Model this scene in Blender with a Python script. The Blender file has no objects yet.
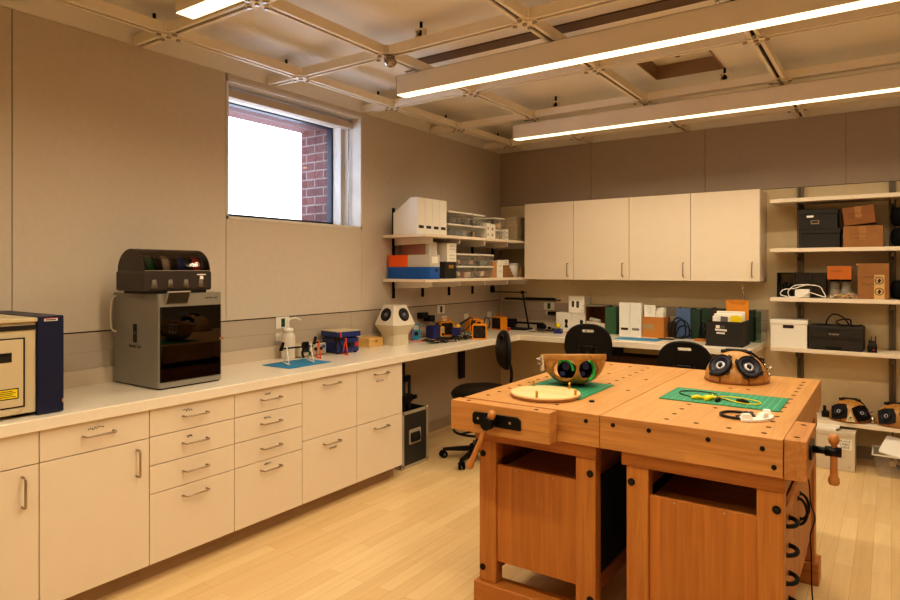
import bpy, bmesh, math, random
from mathutils import Vector, Matrix, noise
random.seed(11)
PI = math.pi
scene = bpy.context.scene
COL = scene.collection

# ------------------------------------------------------------------ materials
def lin(c):
    r = []
    for v in c[:3]:
        v = v / 255.0
        r.append(v / 12.92 if v <= 0.04045 else ((v + 0.055) / 1.055) ** 2.4)
    return (r[0], r[1], r[2], 1.0)

def scl(c, k):
    return (min(1, c[0] * k), min(1, c[1] * k), min(1, c[2] * k), 1.0)

def mat(name, col, rough=.5, metal=0.0, var=.06, scale=6.0, stretch=(1, 1, 1), bump=0.0, spec=.5, emit=None, es=0.0, alpha=1.0, trans=0.0):
    m = bpy.data.materials.new(name)
    m.use_nodes = True
    nt = m.node_tree
    b = nt.nodes['Principled BSDF']
    tc = nt.nodes.new('ShaderNodeTexCoord')
    mp = nt.nodes.new('ShaderNodeMapping')
    mp.inputs['Scale'].default_value = stretch
    nz = nt.nodes.new('ShaderNodeTexNoise')
    nz.inputs['Scale'].default_value = scale
    nz.inputs['Detail'].default_value = 4
    rp = nt.nodes.new('ShaderNodeValToRGB')
    c = lin(col)
    rp.color_ramp.elements[0].position = .3
    rp.color_ramp.elements[1].position = .7
    rp.color_ramp.elements[0].color = scl(c, 1 - var)
    rp.color_ramp.elements[1].color = scl(c, 1 + var)
    L = nt.links.new
    L(tc.outputs['Object'], mp.inputs['Vector'])
    L(mp.outputs['Vector'], nz.inputs['Vector'])
    L(nz.outputs['Fac'], rp.inputs['Fac'])
    L(rp.outputs['Color'], b.inputs['Base Color'])
    b.inputs['Roughness'].default_value = rough
    b.inputs['Metallic'].default_value = metal
    b.inputs['Specular IOR Level'].default_value = spec
    b.inputs['Alpha'].default_value = alpha
    b.inputs['Transmission Weight'].default_value = trans
    if emit:
        b.inputs['Emission Color'].default_value = lin(emit)
        b.inputs['Emission Strength'].default_value = es
    if bump:
        bp = nt.nodes.new('ShaderNodeBump')
        bp.inputs['Strength'].default_value = bump
        bp.inputs['Distance'].default_value = .002
        L(nz.outputs['Fac'], bp.inputs['Height'])
        L(bp.outputs['Normal'], b.inputs['Normal'])
    return m

def wood(name, c1, c2, axis='X', lam=None, rough=.42, gscale=1.0):
    """wood: long grain along one axis plus optional glued staves of width lam=(across axis, width, length)"""
    m = bpy.data.materials.new(name)
    m.use_nodes = True
    nt = m.node_tree
    b = nt.nodes['Principled BSDF']
    L = nt.links.new
    tc = nt.nodes.new('ShaderNodeTexCoord')
    mp = nt.nodes.new('ShaderNodeMapping')
    s = {'X': (1.2, 22, 22), 'Y': (22, 1.2, 22), 'Z': (22, 22, 1.2)}[axis]
    mp.inputs['Scale'].default_value = [v * gscale for v in s]
    nz = nt.nodes.new('ShaderNodeTexNoise')
    nz.inputs['Scale'].default_value = 2.2
    nz.inputs['Detail'].default_value = 6
    nz.inputs['Distortion'].default_value = .8
    rp = nt.nodes.new('ShaderNodeValToRGB')
    rp.color_ramp.elements[0].position = .28
    rp.color_ramp.elements[1].position = .72
    rp.color_ramp.elements[0].color = lin(c1)
    rp.color_ramp.elements[1].color = lin(c2)
    L(tc.outputs['Object'], mp.inputs['Vector'])
    L(mp.outputs['Vector'], nz.inputs['Vector'])
    L(nz.outputs['Fac'], rp.inputs['Fac'])
    out = rp.outputs['Color']
    if lam:
        across, w, ln, amt = lam
        mp2 = nt.nodes.new('ShaderNodeMapping')
        # brick texture works in its own XY: x along the grain, y across
        rot = {('X', 'Y'): (0, 0, 0), ('Y', 'X'): (0, 0, PI / 2), ('Z', 'Y'): (0, PI / 2, 0), ('Z', 'X'): (PI / 2, 0, PI / 2), ('X', 'Z'): (PI / 2, 0, 0), ('Y', 'Z'): (PI / 2, 0, PI / 2)}[(axis, across)]
        mp2.inputs['Rotation'].default_value = rot
        bk = nt.nodes.new('ShaderNodeTexBrick')
        bk.offset = .37
        bk.inputs['Color1'].default_value = (1 - amt, 1 - amt, 1 - amt, 1)
        bk.inputs['Color2'].default_value = (1, 1, 1, 1)
        bk.inputs['Mortar'].default_value = (.74, .7, .66, 1)
        bk.inputs['Scale'].default_value = 1
        bk.inputs['Brick Width'].default_value = ln
        bk.inputs['Row Height'].default_value = w
        bk.inputs['Mortar Size'].default_value = .0006
        bk.inputs['Bias'].default_value = .1
        L(tc.outputs['Object'], mp2.inputs['Vector'])
        L(mp2.outputs['Vector'], bk.inputs['Vector'])
        mx = nt.nodes.new('ShaderNodeMixRGB')
        mx.blend_type = 'MULTIPLY'
        mx.inputs['Fac'].default_value = 1
        L(out, mx.inputs['Color1'])
        L(bk.outputs['Color'], mx.inputs['Color2'])
        out = mx.outputs['Color']
    L(out, b.inputs['Base Color'])
    b.inputs['Roughness'].default_value = rough
    return m

def brick_mat(name, vert_axis='Z'):
    m = bpy.data.materials.new(name)
    m.use_nodes = True
    nt = m.node_tree
    b = nt.nodes['Principled BSDF']
    tc = nt.nodes.new('ShaderNodeTexCoord')
    mp = nt.nodes.new('ShaderNodeMapping')
    mp.inputs['Rotation'].default_value = (PI / 2, 0, 0)
    bk = nt.nodes.new('ShaderNodeTexBrick')
    bk.inputs['Color1'].default_value = lin((104, 54, 46))
    bk.inputs['Color2'].default_value = lin((86, 42, 40))
    bk.inputs['Mortar'].default_value = lin((128, 116, 110))
    bk.inputs['Scale'].default_value = 1
    bk.inputs['Brick Width'].default_value = .21
    bk.inputs['Row Height'].default_value = .075
    bk.inputs['Mortar Size'].default_value = .006
    L = nt.links.new
    L(tc.outputs['Object'], mp.inputs['Vector'])
    L(mp.outputs['Vector'], bk.inputs['Vector'])
    L(bk.outputs['Color'], b.inputs['Base Color'])
    b.inputs['Roughness'].default_value = .85
    return m

def floor_mat():
    m = bpy.data.materials.new('maple_floor')
    m.use_nodes = True
    nt = m.node_tree
    b = nt.nodes['Principled BSDF']
    L = nt.links.new
    tc = nt.nodes.new('ShaderNodeTexCoord')
    mp = nt.nodes.new('ShaderNodeMapping')
    mp.inputs['Rotation'].default_value = (0, 0, PI / 2)
    bk = nt.nodes.new('ShaderNodeTexBrick')
    bk.offset = .41
    bk.inputs['Color1'].default_value = lin((222, 190, 142))
    bk.inputs['Color2'].default_value = lin((234, 206, 160))
    bk.inputs['Mortar'].default_value = lin((196, 154, 102))
    bk.inputs['Scale'].default_value = 1
    bk.inputs['Brick Width'].default_value = .78
    bk.inputs['Row Height'].default_value = .082
    bk.inputs['Mortar Size'].default_value = .0009
    mp2 = nt.nodes.new('ShaderNodeMapping')
    mp2.inputs['Scale'].default_value = (18, 1.3, 1)
    nz = nt.nodes.new('ShaderNodeTexNoise')
    nz.inputs['Scale'].default_value = 2
    nz.inputs['Detail'].default_value = 5
    nz.inputs['Distortion'].default_value = .6
    rp = nt.nodes.new('ShaderNodeValToRGB')
    rp.color_ramp.elements[0].position = .25
    rp.color_ramp.elements[1].position = .75
    rp.color_ramp.elements[0].color = (.90, .875, .84, 1)
    rp.color_ramp.elements[1].color = (1, 1, 1, 1)
    mx = nt.nodes.new('ShaderNodeMixRGB')
    mx.blend_type = 'MULTIPLY'
    mx.inputs['Fac'].default_value = .9
    L(tc.outputs['Object'], mp.inputs['Vector'])
    L(mp.outputs['Vector'], bk.inputs['Vector'])
    L(tc.outputs['Object'], mp2.inputs['Vector'])
    L(mp2.outputs['Vector'], nz.inputs['Vector'])
    L(nz.outputs['Fac'], rp.inputs['Fac'])
    L(bk.outputs['Color'], mx.inputs['Color1'])
    L(rp.outputs['Color'], mx.inputs['Color2'])
    L(mx.outputs['Color'], b.inputs['Base Color'])
    b.inputs['Roughness'].default_value = .33
    return m

def glass_mat(name, tint=(1, 1, 1), refl=.9, fac=.12, rough=.02):
    m = bpy.data.materials.new(name)
    m.use_nodes = True
    nt = m.node_tree
    for n in list(nt.nodes):
        nt.nodes.remove(n)
    o = nt.nodes.new('ShaderNodeOutputMaterial')
    t = nt.nodes.new('ShaderNodeBsdfTransparent')
    g = nt.nodes.new('ShaderNodeBsdfGlossy')
    mx = nt.nodes.new('ShaderNodeMixShader')
    lw = nt.nodes.new('ShaderNodeLayerWeight')
    nz = nt.nodes.new('ShaderNodeTexNoise')
    mr = nt.nodes.new('ShaderNodeMath')
    mr.operation = 'MULTIPLY_ADD'
    mr.inputs[1].default_value = .6
    mr.inputs[2].default_value = fac
    lw.inputs['Blend'].default_value = .25
    nz.inputs['Scale'].default_value = 3
    t.inputs['Color'].default_value = (*tint, 1)
    g.inputs['Color'].default_value = (refl, refl, refl, 1)
    g.inputs['Roughness'].default_value = rough
    L = nt.links.new
    L(lw.outputs['Fresnel'], mr.inputs[0])
    L(mr.outputs[0], mx.inputs['Fac'])
    L(t.outputs[0], mx.inputs[1])
    L(g.outputs[0], mx.inputs[2])
    L(mx.outputs[0], o.inputs['Surface'])
    return m

def milky_mat(name, col, amt):
    m = mat(name, col, .35, var=.12, scale=14)
    nt = m.node_tree
    b = nt.nodes['Principled BSDF']
    o = nt.nodes['Material Output']
    t = nt.nodes.new('ShaderNodeBsdfTransparent')
    mx = nt.nodes.new('ShaderNodeMixShader')
    mx.inputs['Fac'].default_value = amt
    nt.links.new(t.outputs[0], mx.inputs[1])
    nt.links.new(b.outputs[0], mx.inputs[2])
    nt.links.new(mx.outputs[0], o.inputs['Surface'])
    return m

# ------------------------------------------------------------------ mesh builder
def FR(o, right, up):
    r = Vector(right).normalized()
    u = Vector(up).normalized()
    w = r.cross(u)
    return Matrix(((r.x, u.x, w.x, o[0]), (r.y, u.y, w.y, o[1]), (r.z, u.z, w.z, o[2]), (0, 0, 0, 1)))

def T(x=0, y=0, z=0, rz=0):
    return Matrix.Translation((x, y, z)) @ Matrix.Rotation(rz, 4, 'Z')

class MB:
    def __init__(s):
        s.bm = bmesh.new()

    def merge(s, t, m=0, M=None, smooth=False):
        vm = {}
        for v in t.verts:
            vm[v] = s.bm.verts.new(M @ v.co if M is not None else v.co)
        for f in t.faces:
            try:
                g = s.bm.faces.new([vm[v] for v in f.verts])
            except ValueError:
                continue
            g.material_index = m
            g.smooth = smooth or f.smooth
        for e in t.edges:
            if not e.smooth:
                k = s.bm.edges.get((vm[e.verts[0]], vm[e.verts[1]]))
                if k:
                    k.smooth = False
        t.free()
        return s

    def box(s, a, b, m=0, bev=0, M=None, seg=1):
        t = bmesh.new()
        bmesh.ops.create_cube(t, size=1)
        for v in t.verts:
            v.co = Vector([(a[i] + b[i]) / 2 + v.co[i] * abs(b[i] - a[i]) for i in range(3)])
        if bev:
            bmesh.ops.bevel(t, geom=list(t.edges), offset=bev, segments=seg, affect='EDGES', profile=.5)
        return s.merge(t, m, M)

    def cyl(s, p0, p1, r0, r1=None, n=16, m=0, M=None, smooth=True):
        r1 = r0 if r1 is None else r1
        p0, p1 = Vector(p0), Vector(p1)
        d = (p1 - p0)
        q = d.to_track_quat('Z', 'Y').to_matrix().to_4x4()
        q.translation = p0
        return s.lathe([(0, 0), (r0, 0), (r1, d.length), (0, d.length)], n, m, q if M is None else M @ q, sharp=True)

    def lathe(s, prof, n=24, m=0, M=None, sharp=False, a0=0, a1=2 * PI):
        t = bmesh.new()
        full = abs(a1 - a0 - 2 * PI) < 1e-6
        cnt = n if full else n + 1
        rings = []
        for (r, z) in prof:
            if r < 1e-6:
                rings.append([t.verts.new((0, 0, z))])
            else:
                rings.append([t.verts.new((r * math.cos(a0 + (a1 - a0) * i / n), r * math.sin(a0 + (a1 - a0) * i / n), z)) for i in range(cnt)])
        for k in range(len(rings) - 1):
            A, B = rings[k], rings[k + 1]
            if len(A) == 1 and len(B) == 1:
                continue
            flat = abs(prof[k][1] - prof[k + 1][1]) < 1e-5
            for i in range(n):
                j = (i + 1) % cnt
                if len(A) == 1:
                    f = t.faces.new((A[0], B[j], B[i]))
                elif len(B) == 1:
                    f = t.faces.new((A[i], A[j], B[0]))
                else:
                    f = t.faces.new((A[i], A[j], B[j], B[i]))
                f.smooth = not (sharp and flat)
        if sharp:
            for e in t.edges:
                if len(e.link_faces) == 2 and e.calc_face_angle(0) > .9:
                    e.smooth = False
        bmesh.ops.recalc_face_normals(t, faces=list(t.faces))
        return s.merge(t, m, M)

    def tube(s, pts, r, n=8, m=0, closed=False, M=None):
        pts = [Vector(p) for p in pts]
        N = len(pts)
        t = bmesh.new()
        rings = []
        prev = None
        for i in range(N):
            if closed:
                d = pts[(i + 1) % N] - pts[i - 1]
            else:
                d = pts[min(i + 1, N - 1)] - pts[max(i - 1, 0)]
            if d.length < 1e-9:
                d = Vector((0, 0, 1))
            d.normalize()
            if prev is None:
                u = d.orthogonal().normalized()
            else:
                u = prev - d * prev.dot(d)
                u = u.normalized() if u.length > 1e-6 else d.orthogonal().normalized()
            prev = u
            w = d.cross(u)
            rr = r[i] if isinstance(r, (list, tuple)) else r
            rings.append([t.verts.new(pts[i] + (u * math.cos(2 * PI * k / n) + w * math.sin(2 * PI * k / n)) * rr) for k in range(n)])
        for i in range(N if closed else N - 1):
            A, B = rings[i], rings[(i + 1) % N]
            for k in range(n):
                f = t.faces.new((A[k], A[(k + 1) % n], B[(k + 1) % n], B[k]))
                f.smooth = True
        if not closed:
            t.faces.new(list(reversed(rings[0])))
            t.faces.new(rings[-1])
        return s.merge(t, m, M)

    def prism(s, poly, z0, z1, m=0, M=None, bev=0, smooth=False):
        t = bmesh.new()
        lo = [t.verts.new((x, y, z0)) for x, y in poly]
        hi = [t.verts.new((x, y, z1)) for x, y in poly]
        n = len(poly)
        t.faces.new(list(reversed(lo)))
        t.faces.new(hi)
        for i in range(n):
            f = t.faces.new((lo[i], lo[(i + 1) % n], hi[(i + 1) % n], hi[i]))
            f.smooth = smooth
        bmesh.ops.recalc_face_normals(t, faces=list(t.faces))
        if bev:
            bmesh.ops.bevel(t, geom=[e for e in t.edges if len(e.link_faces) == 2 and e.calc_face_angle(0) > .6], offset=bev, segments=1, affect='EDGES')
        return s.merge(t, m, M)

    def ell(s, c, r, n=16, m=0, M=None):
        t = bmesh.new()
        bmesh.ops.create_uvsphere(t, u_segments=n, v_segments=max(6, n // 2), radius=1)
        for v in t.verts:
            v.co = Vector((c[0] + v.co.x * r[0], c[1] + v.co.y * r[1], c[2] + v.co.z * r[2]))
        for f in t.faces:
            f.smooth = True
        return s.merge(t, m, M)

    def loft(s, rings, m=0, M=None, smooth=True, cap=True):
        t = bmesh.new()
        V = [[t.verts.new(p) for p in r] for r in rings]
        n = len(rings[0])
        for i in range(len(V) - 1):
            for k in range(n):
                f = t.faces.new((V[i][k], V[i][(k + 1) % n], V[i + 1][(k + 1) % n], V[i + 1][k]))
                f.smooth = smooth
        if cap:
            t.faces.new(list(reversed(V[0])))
            t.faces.new(V[-1])
        bmesh.ops.recalc_face_normals(t, faces=list(t.faces))
        return s.merge(t, m, M)

    def text(s, string, size, M, m=0, depth=.0008, align='CENTER', sx=1.0):
        cu = bpy.data.curves.new('t', 'FONT')
        cu.body = string
        cu.size = size
        cu.align_x = align
        cu.align_y = 'CENTER'
        cu.extrude = depth / 2
        cu.resolution_u = 3
        o = bpy.data.objects.new('t', cu)
        COL.objects.link(o)
        dg = bpy.context.evaluated_depsgraph_get()
        me = bpy.data.meshes.new_from_object(o.evaluated_get(dg))
        t = bmesh.new()
        t.from_mesh(me)
        bpy.data.objects.remove(o)
        bpy.data.curves.remove(cu)
        bpy.data.meshes.remove(me)
        for v in t.verts:
            v.co.x *= sx
            v.co.z += depth / 2
        return s.merge(t, m, M)

    def scribble(s, w, h, M, m=0, r=.0012, n=14, seed=0):
        rn = random.Random(seed)
        pts = [(-w / 2 + w * i / n, (h / 2) * rn.uniform(-1, 1), r * .5) for i in range(n + 1)]
        return s.tube(pts, r, 4, m, M=M)

    def mesh(s, mats, cutter=None):
        if cutter is not None:
            bmesh.ops.remove_doubles(s.bm, verts=list(s.bm.verts), dist=1e-6)
            bmesh.ops.recalc_face_normals(s.bm, faces=list(s.bm.faces))
        me = bpy.data.meshes.new('m')
        s.bm.normal_update()
        s.bm.to_mesh(me)
        s.bm.free()
        for x in mats:
            me.materials.append(x)
        if cutter is not None:
            cm = cutter.mesh(mats)
            a = bpy.data.objects.new('a', me)
            b = bpy.data.objects.new('b', cm)
            COL.objects.link(a)
            COL.objects.link(b)
            md = a.modifiers.new('x', 'BOOLEAN')
            md.operation = 'DIFFERENCE'
            md.solver = 'EXACT'
            md.object = b
            md.use_self = True
            dg = bpy.context.evaluated_depsgraph_get()
            dg.update()
            res = bpy.data.meshes.new_from_object(a.evaluated_get(dg))
            bpy.data.objects.remove(a)
            bpy.data.objects.remove(b)
            bpy.data.meshes.remove(cm)
            if len(res.materials) == 0:
                for x in mats:
                    res.materials.append(x)
            me = res
        return me

def tag(o, label=None, cat=None, group=None, kind=None):
    if label:
        o['label'] = label
    if cat:
        o['category'] = cat
    if group:
        o['group'] = group
    if kind:
        o['kind'] = kind
    return o

def thing(name, label, cat, loc=(0, 0, 0), rz=0, group=None):
    o = bpy.data.objects.new(name, None)
    o.empty_display_size = .05
    COL.objects.link(o)
    o.location = loc
    o.rotation_euler = (0, 0, rz)
    return tag(o, label, cat, group)

def aslist(m):
    return list(m) if isinstance(m, (list, tuple)) else [m]

def part(mb, name, mats, parent, label=None, cutter=None, loc=None, kind=None):
    """a part in its parent's own frame"""
    me = mb.mesh(aslist(mats), cutter)
    o = bpy.data.objects.new(name, me)
    me.name = name
    COL.objects.link(o)
    o.parent = parent
    if loc:
        o.location = loc
    return tag(o, label, None, None, kind)

def wpart(mb, name, mats, parent, label=None, cutter=None, kind=None):
    """a part given in room coordinates under an unrotated thing"""
    me = mb.mesh(aslist(mats), cutter)
    p = parent
    off = Vector((0, 0, 0))
    while p is not None:
        off += p.location
        p = p.parent
    me.transform(Matrix.Translation(-off))
    o = bpy.data.objects.new(name, me)
    me.name = name
    COL.objects.link(o)
    o.parent = parent
    return tag(o, label, None, None, kind)

def solo(mb, name, mats, label, cat, group=None, kind=None, cutter=None, loc=None, rz=0):
    """a thing that is one mesh; in room coordinates when loc is None, else in its own frame"""
    me = mb.mesh(aslist(mats), cutter)
    me.name = name
    o = bpy.data.objects.new(name, me)
    if loc is None:
        xs = [v.co for v in me.vertices]
        c = Vector(((min(v.x for v in xs) + max(v.x for v in xs)) / 2, (min(v.y for v in xs) + max(v.y for v in xs)) / 2, min(v.z for v in xs)))
        me.transform(Matrix.Translation(-c))
        o.location = c
    else:
        o.location = loc
        o.rotation_euler = (0, 0, rz)
    COL.objects.link(o)
    return tag(o, label, cat, group, kind)

def struct(mb, name, mats, parent=None, cutter=None):
    me = mb.mesh(aslist(mats), cutter)
    me.name = name
    o = bpy.data.objects.new(name, me)
    COL.objects.link(o)
    if parent:
        o.parent = parent
    else:
        o['kind'] = 'structure'
    return o

def dup(root, loc, rz=None, label=None, group=None):
    r = root.copy()
    COL.objects.link(r)
    r.location = loc
    if rz is not None:
        r.rotation_euler = (0, 0, rz)
    if label:
        r['label'] = label
    if group:
        r['group'] = group
    for ch in list(root.children):
        c = ch.copy()
        COL.objects.link(c)
        c.parent = r
        for g in list(ch.children):
            d = g.copy()
            COL.objects.link(d)
            d.parent = c
    return r

def arc(cx, cy, r, a0, a1, n=10):
    return [(cx + r * math.cos(a0 + (a1 - a0) * i / n), cy + r * math.sin(a0 + (a1 - a0) * i / n)) for i in range(n + 1)]

def rrect(x0, x1, y0, y1, r, n=5):
    return arc(x1 - r, y1 - r, r, 0, PI / 2, n) + arc(x0 + r, y1 - r, r, PI / 2, PI, n) + arc(x0 + r, y0 + r, r, PI, 1.5 * PI, n) + arc(x1 - r, y0 + r, r, 1.5 * PI, 2 * PI, n)

def smooth_path(pts, k=6, closed=False):
    """Catmull-Rom through the points"""
    P = [Vector(p) for p in pts]
    n = len(P)
    out = []
    rng = n if closed else n - 1
    for i in range(rng):
        if closed:
            a, b, c, d = P[i - 1], P[i], P[(i + 1) % n], P[(i + 2) % n]
        else:
            a, b, c, d = P[max(i - 1, 0)], P[i], P[i + 1], P[min(i + 2, n - 1)]
        for j in range(k):
            t = j / k
            out.append(.5 * ((2 * b) + (c - a) * t + (2 * a - 5 * b + 4 * c - d) * t * t + (3 * b - a - 3 * c + d) * t ** 3))
    if not closed:
        out.append(P[-1])
    return out

# ------------------------------------------------------------------ palette
WALL = mat('grey_beige_panel', (208, 195, 180), .6, var=.02, scale=30)
WALLDARK = mat('taupe_panel', (182, 166, 150), .6, var=.02, scale=30)
CREAM = mat('cream_wall_paint', (228, 210, 174), .6, var=.02, scale=20)
SEAM = mat('dark_joint', (70, 58, 48), .8)
TILE = mat('grey_back_panel', (186, 172, 156), .5, var=.02)
DECK = mat('ceiling_paint', (236, 230, 222), .75, var=.02, scale=3)
GRID = mat('ceiling_rail_paint', (240, 230, 214), .5, var=.02)
DARKSLOT = mat('dark_rail_slot', (34, 26, 21), .8)
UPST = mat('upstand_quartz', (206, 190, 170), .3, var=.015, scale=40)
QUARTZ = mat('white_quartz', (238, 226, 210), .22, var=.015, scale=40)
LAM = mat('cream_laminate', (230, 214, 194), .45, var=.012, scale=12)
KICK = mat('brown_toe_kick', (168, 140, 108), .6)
NICKEL = mat('brushed_nickel', (176, 160, 140), .35, .9, var=.03, scale=40, stretch=(1, 12, 1))
FLOOR = floor_mat()
BLACK = mat('black_plastic', (13, 11, 10), .5, var=.1, spec=.35)
BLACKM = mat('black_steel', (13, 12, 11), .42, .2, var=.08, spec=.35)
CHARC = mat('charcoal_board', (36, 32, 29), .7, var=.06)
RUBBER = mat('black_rubber', (9, 8, 8), .8, spec=.2)
WHITE = mat('white_plastic', (238, 232, 224), .4, var=.015)
PAPER = mat('white_paper', (240, 234, 224), .7, var=.02)
CARD = mat('brown_cardboard', (150, 104, 60), .8, var=.06, scale=14)
CARDD = mat('dark_cardboard_tape', (150, 98, 52), .55, var=.05)
ORANGEB = mat('orange_cardboard', (186, 104, 36), .7, var=.05)
NAVY = mat('navy_paint', (18, 30, 66), .4, var=.04)
LASERB = mat('beige_machine_paint', (206, 190, 158), .5, var=.02)
SILVER = mat('silver_grey_paint', (150, 146, 138), .38, .35, var=.02)
STEEL = mat('stainless_steel', (190, 184, 176), .25, .95, var=.04)
BRASS = mat('brass', (196, 150, 60), .3, .9, var=.05)
YELLOW = mat('warning_yellow', (236, 210, 26), .5)
REDM = mat('red_plastic', (206, 40, 34), .45)
ORNG = mat('orange_red_print', (238, 92, 50), .5)
FANOR = mat('orange_housing', (226, 146, 20), .45, var=.04)
SKYBLUE = mat('blue_silicone_mat', (34, 132, 182), .6, var=.04)
BLUE = mat('royal_blue_card', (22, 92, 176), .5, var=.03)
BLUED = mat('navy_blue_enamel', (40, 54, 120), .4, var=.04)
FOLDB = mat('blue_folder_card', (84, 108, 150), .6, var=.04)
GREENF = mat('green_folder_card', (34, 60, 44), .6, var=.05)
GREENB = mat('green_binder_cloth', (56, 98, 68), .65, var=.05)
GREENM = mat('green_cutting_mat', (24, 128, 92), .6, var=.06, scale=20)
GREENP = mat('bright_green_plastic', (40, 170, 76), .45)
PCB = mat('green_circuit_board', (30, 84, 52), .5, var=.2, scale=90)
PINEB = mat('pale_wood_box', (222, 180, 112), .55, var=.05, scale=10, stretch=(1, 8, 8))
BENCHX = wood('beech_along_x', (176, 118, 62), (206, 148, 86), 'X', ('Z', .045, .9, .16))
BENCHTOP = wood('beech_top', (186, 132, 76), (204, 152, 92), 'Y', ('X', .085, 1.9, .08), .4)
BENCHZ = wood('beech_upright', (168, 104, 46), (192, 128, 62), 'Z', None, .42)
BENCHP = wood('beech_panel', (174, 106, 44), (198, 130, 60), 'Z', ('X', .1, 2.5, .14), .45, .8)
BENCHR = wood('beech_rail', (164, 100, 44), (188, 124, 58), 'X', None, .42)
BENCHY = wood('beech_rail_y', (172, 104, 46), (204, 134, 68), 'Y', None, .42)
HANDLEW = wood('turned_handle_wood', (172, 112, 56), (196, 136, 74), 'Z', None, .35)
BAMBOO = wood('bamboo_shell', (164, 112, 52), (206, 154, 84), 'Z', ('X', .012, .3, .2), .35, .7)
PLY = wood('plywood_face', (220, 180, 128), (232, 196, 146), 'X', None, .5, .5)
PLYEDGE = mat('plywood_edge', (150, 96, 48), .6, var=.15, scale=30, stretch=(1, 1, 20))
LIDGREY = mat('translucent_lid_white', (226, 220, 208), .4)
INK = mat('black_ink', (24, 20, 18), .7)
REDINK = mat('red_ink', (176, 40, 30), .6)
CLEAR = milky_mat('clear_plastic', (214, 206, 194), .20)
FILM = milky_mat('thin_clear_film', (214, 206, 194), .10)
SMOKE = glass_mat('smoked_plastic', (.74, .70, .67), .5, .015, .05)
DARKGL = glass_mat('dark_door_glass', (.10, .07, .055), .85, .05, .01)
WINGL = glass_mat('window_glass', (.95, .97, 1), .9, .02, .005)
SEAGL = glass_mat('greenish_glass', (.62, .78, .72), .8, .1, .02)
# ------------------------------------------------------------------ room
XW, YB, ZP, ZC = -3.606, 6.196, 2.842, 3.0      # left wall, back wall, top of the wall panels, deck
XR, YF = 2.7, -1.7
struct(MB().box((XW - .3, YF - .1, -.1), (XR + .1, YB + .1, 0)), 'floor', FLOOR)

# left wall: panels with open joints over a dark backing, and the window opening
WY0, WY1, WZ0, WZ1 = 2.607, 3.918, 1.880, 2.812
mb = MB()
for (y0, y1, z0, z1) in ((YF - .1, WY0, 0, ZP), (WY1, YB + .1, 0, ZP), (WY0, WY1, 0, WZ0), (WY0, WY1, WZ1, ZP)):
    mb.box((XW - .16, y0, z0), (XW - .008, y1, z1), 1)
g = .0022
ys = [YF, .12, 1.364, WY0, WY1, 5.03, YB]
for i in range(len(ys) - 1):
    y0, y1 = ys[i] + g, ys[i + 1] - g
    if i == 3:
        mb.box((XW - .01, y0, 1.205), (XW, y1, WZ0), 0)
        mb.box((XW - .01, y0, WZ1), (XW, y1, ZP), 0)
    elif i > 3:
        mb.box((XW - .01, y0 if i > 4 else ys[i], 1.205), (XW, y1 if i > 4 else ys[i + 1], ZP), 0)
    else:
        mb.box((XW - .01, y0, 1.205), (XW, y1, ZP), 0)
for k in range(13):
    y0 = YF + k * .61
    for z0, z1 in ((0, 1.09), (1.091, 1.197)):
        mb.box((XW - .01, y0 + .0008, z0), (XW, min(y0 + .61, YB) - .0008, z1), 2)
struct(mb, 'wall_left', [WALL, SEAM, TILE])
# back wall: dark taupe band over cream paint, grey panel above the counter
mb = MB()
mb.box((XW - .16, YB + .012, 0), (XR + .1, YB + .12, ZP), 2)
xs = [XW, -2.531, -1.417, -.307, .8, 1.9, XR]
for i in range(6):
    mb.box((xs[i] + g * .6, YB - .004, 2.2526), (xs[i + 1] - g * .6, YB + .013, ZP), 0)
mb.box((XW, YB, 0), (XR, YB + .013, 2.248), 1)
struct(mb, 'wall_back', [WALLDARK, CREAM, SEAM])
struct(MB().box((XR, YF - .1, 0), (XR + .1, YB + .1, ZC)), 'wall_right', WALL)
struct(MB().box((XW - .16, YF - .1, 0), (XR + .1, YF, ZC)), 'wall_front', WALL)
# plaster band above the panels
mb = MB().box((XW - .16, YF, ZP + .002), (XW - .004, YB + .1, ZC + .1)).box((XW - .16, YB + .004, ZP + .002), (XR + .1, YB + .12, ZC + .1))
struct(mb, 'trim_1', DECK)
# ceiling deck with a recessed hatch
hx0, hx1, hy0, hy1 = -1.48, -.985, 4.38, 4.915
mb = MB()
for a, b in (((XW - .1, YF - .1), (XR + .1, hy0)), ((XW - .1, hy1), (XR + .1, YB + .1)), ((XW - .1, hy0), (hx0, hy1)), ((hx1, hy0), (XR + .1, hy1))):
    mb.box((a[0], a[1], ZC), (b[0], b[1], ZC + .13), 0)
mb.box((hx0, hy0, ZC + .1), (hx1, hy1, ZC + .13), 0)
ce = struct(mb, 'ceiling', [DECK])
mb = MB()
w = .012
mb.box((hx0, hy1 - w, ZC - .004), (hx1, hy1, ZC + .098)).box((hx0, hy0, ZC - .004), (hx1, hy0 + w, ZC + .098))
mb.box((hx0, hy0, ZC - .004), (hx0 + w, hy1, ZC + .098)).box((hx1 - w, hy0, ZC - .004), (hx1, hy1, ZC + .098))
hr = solo(mb, 'ceiling_hatch_frame', mat('hatch_frame_brown', (150, 122, 96), .6), 'square brown framed recess in the ceiling above the wall cabinets', 'ceiling recess')
mb = MB().box((-1.12, 4.70, ZC + .088), (-1.06, 4.72, ZC + .099), 0).cyl((-1.27, 4.72, ZC + .085), (-1.27, 4.72, ZC + .099), .018, m=1)
solo(mb, 'recess_tag', [mat('blue_tag', (40, 60, 140), .5), BLACK], 'small blue tag with a black knob inside the ceiling recess', 'tag')
# long flat dark strip on the deck beside the near pendant
solo(MB().box((-2.75, 3.48, ZC - .012), (.8, 3.60, ZC - .0005), bev=.002), 'ceiling_dark_strip', mat('brown_deck_strip', (104, 82, 64), .6), 'long flat dark brown strip along the ceiling deck above the middle pendant', 'wireway')
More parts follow.
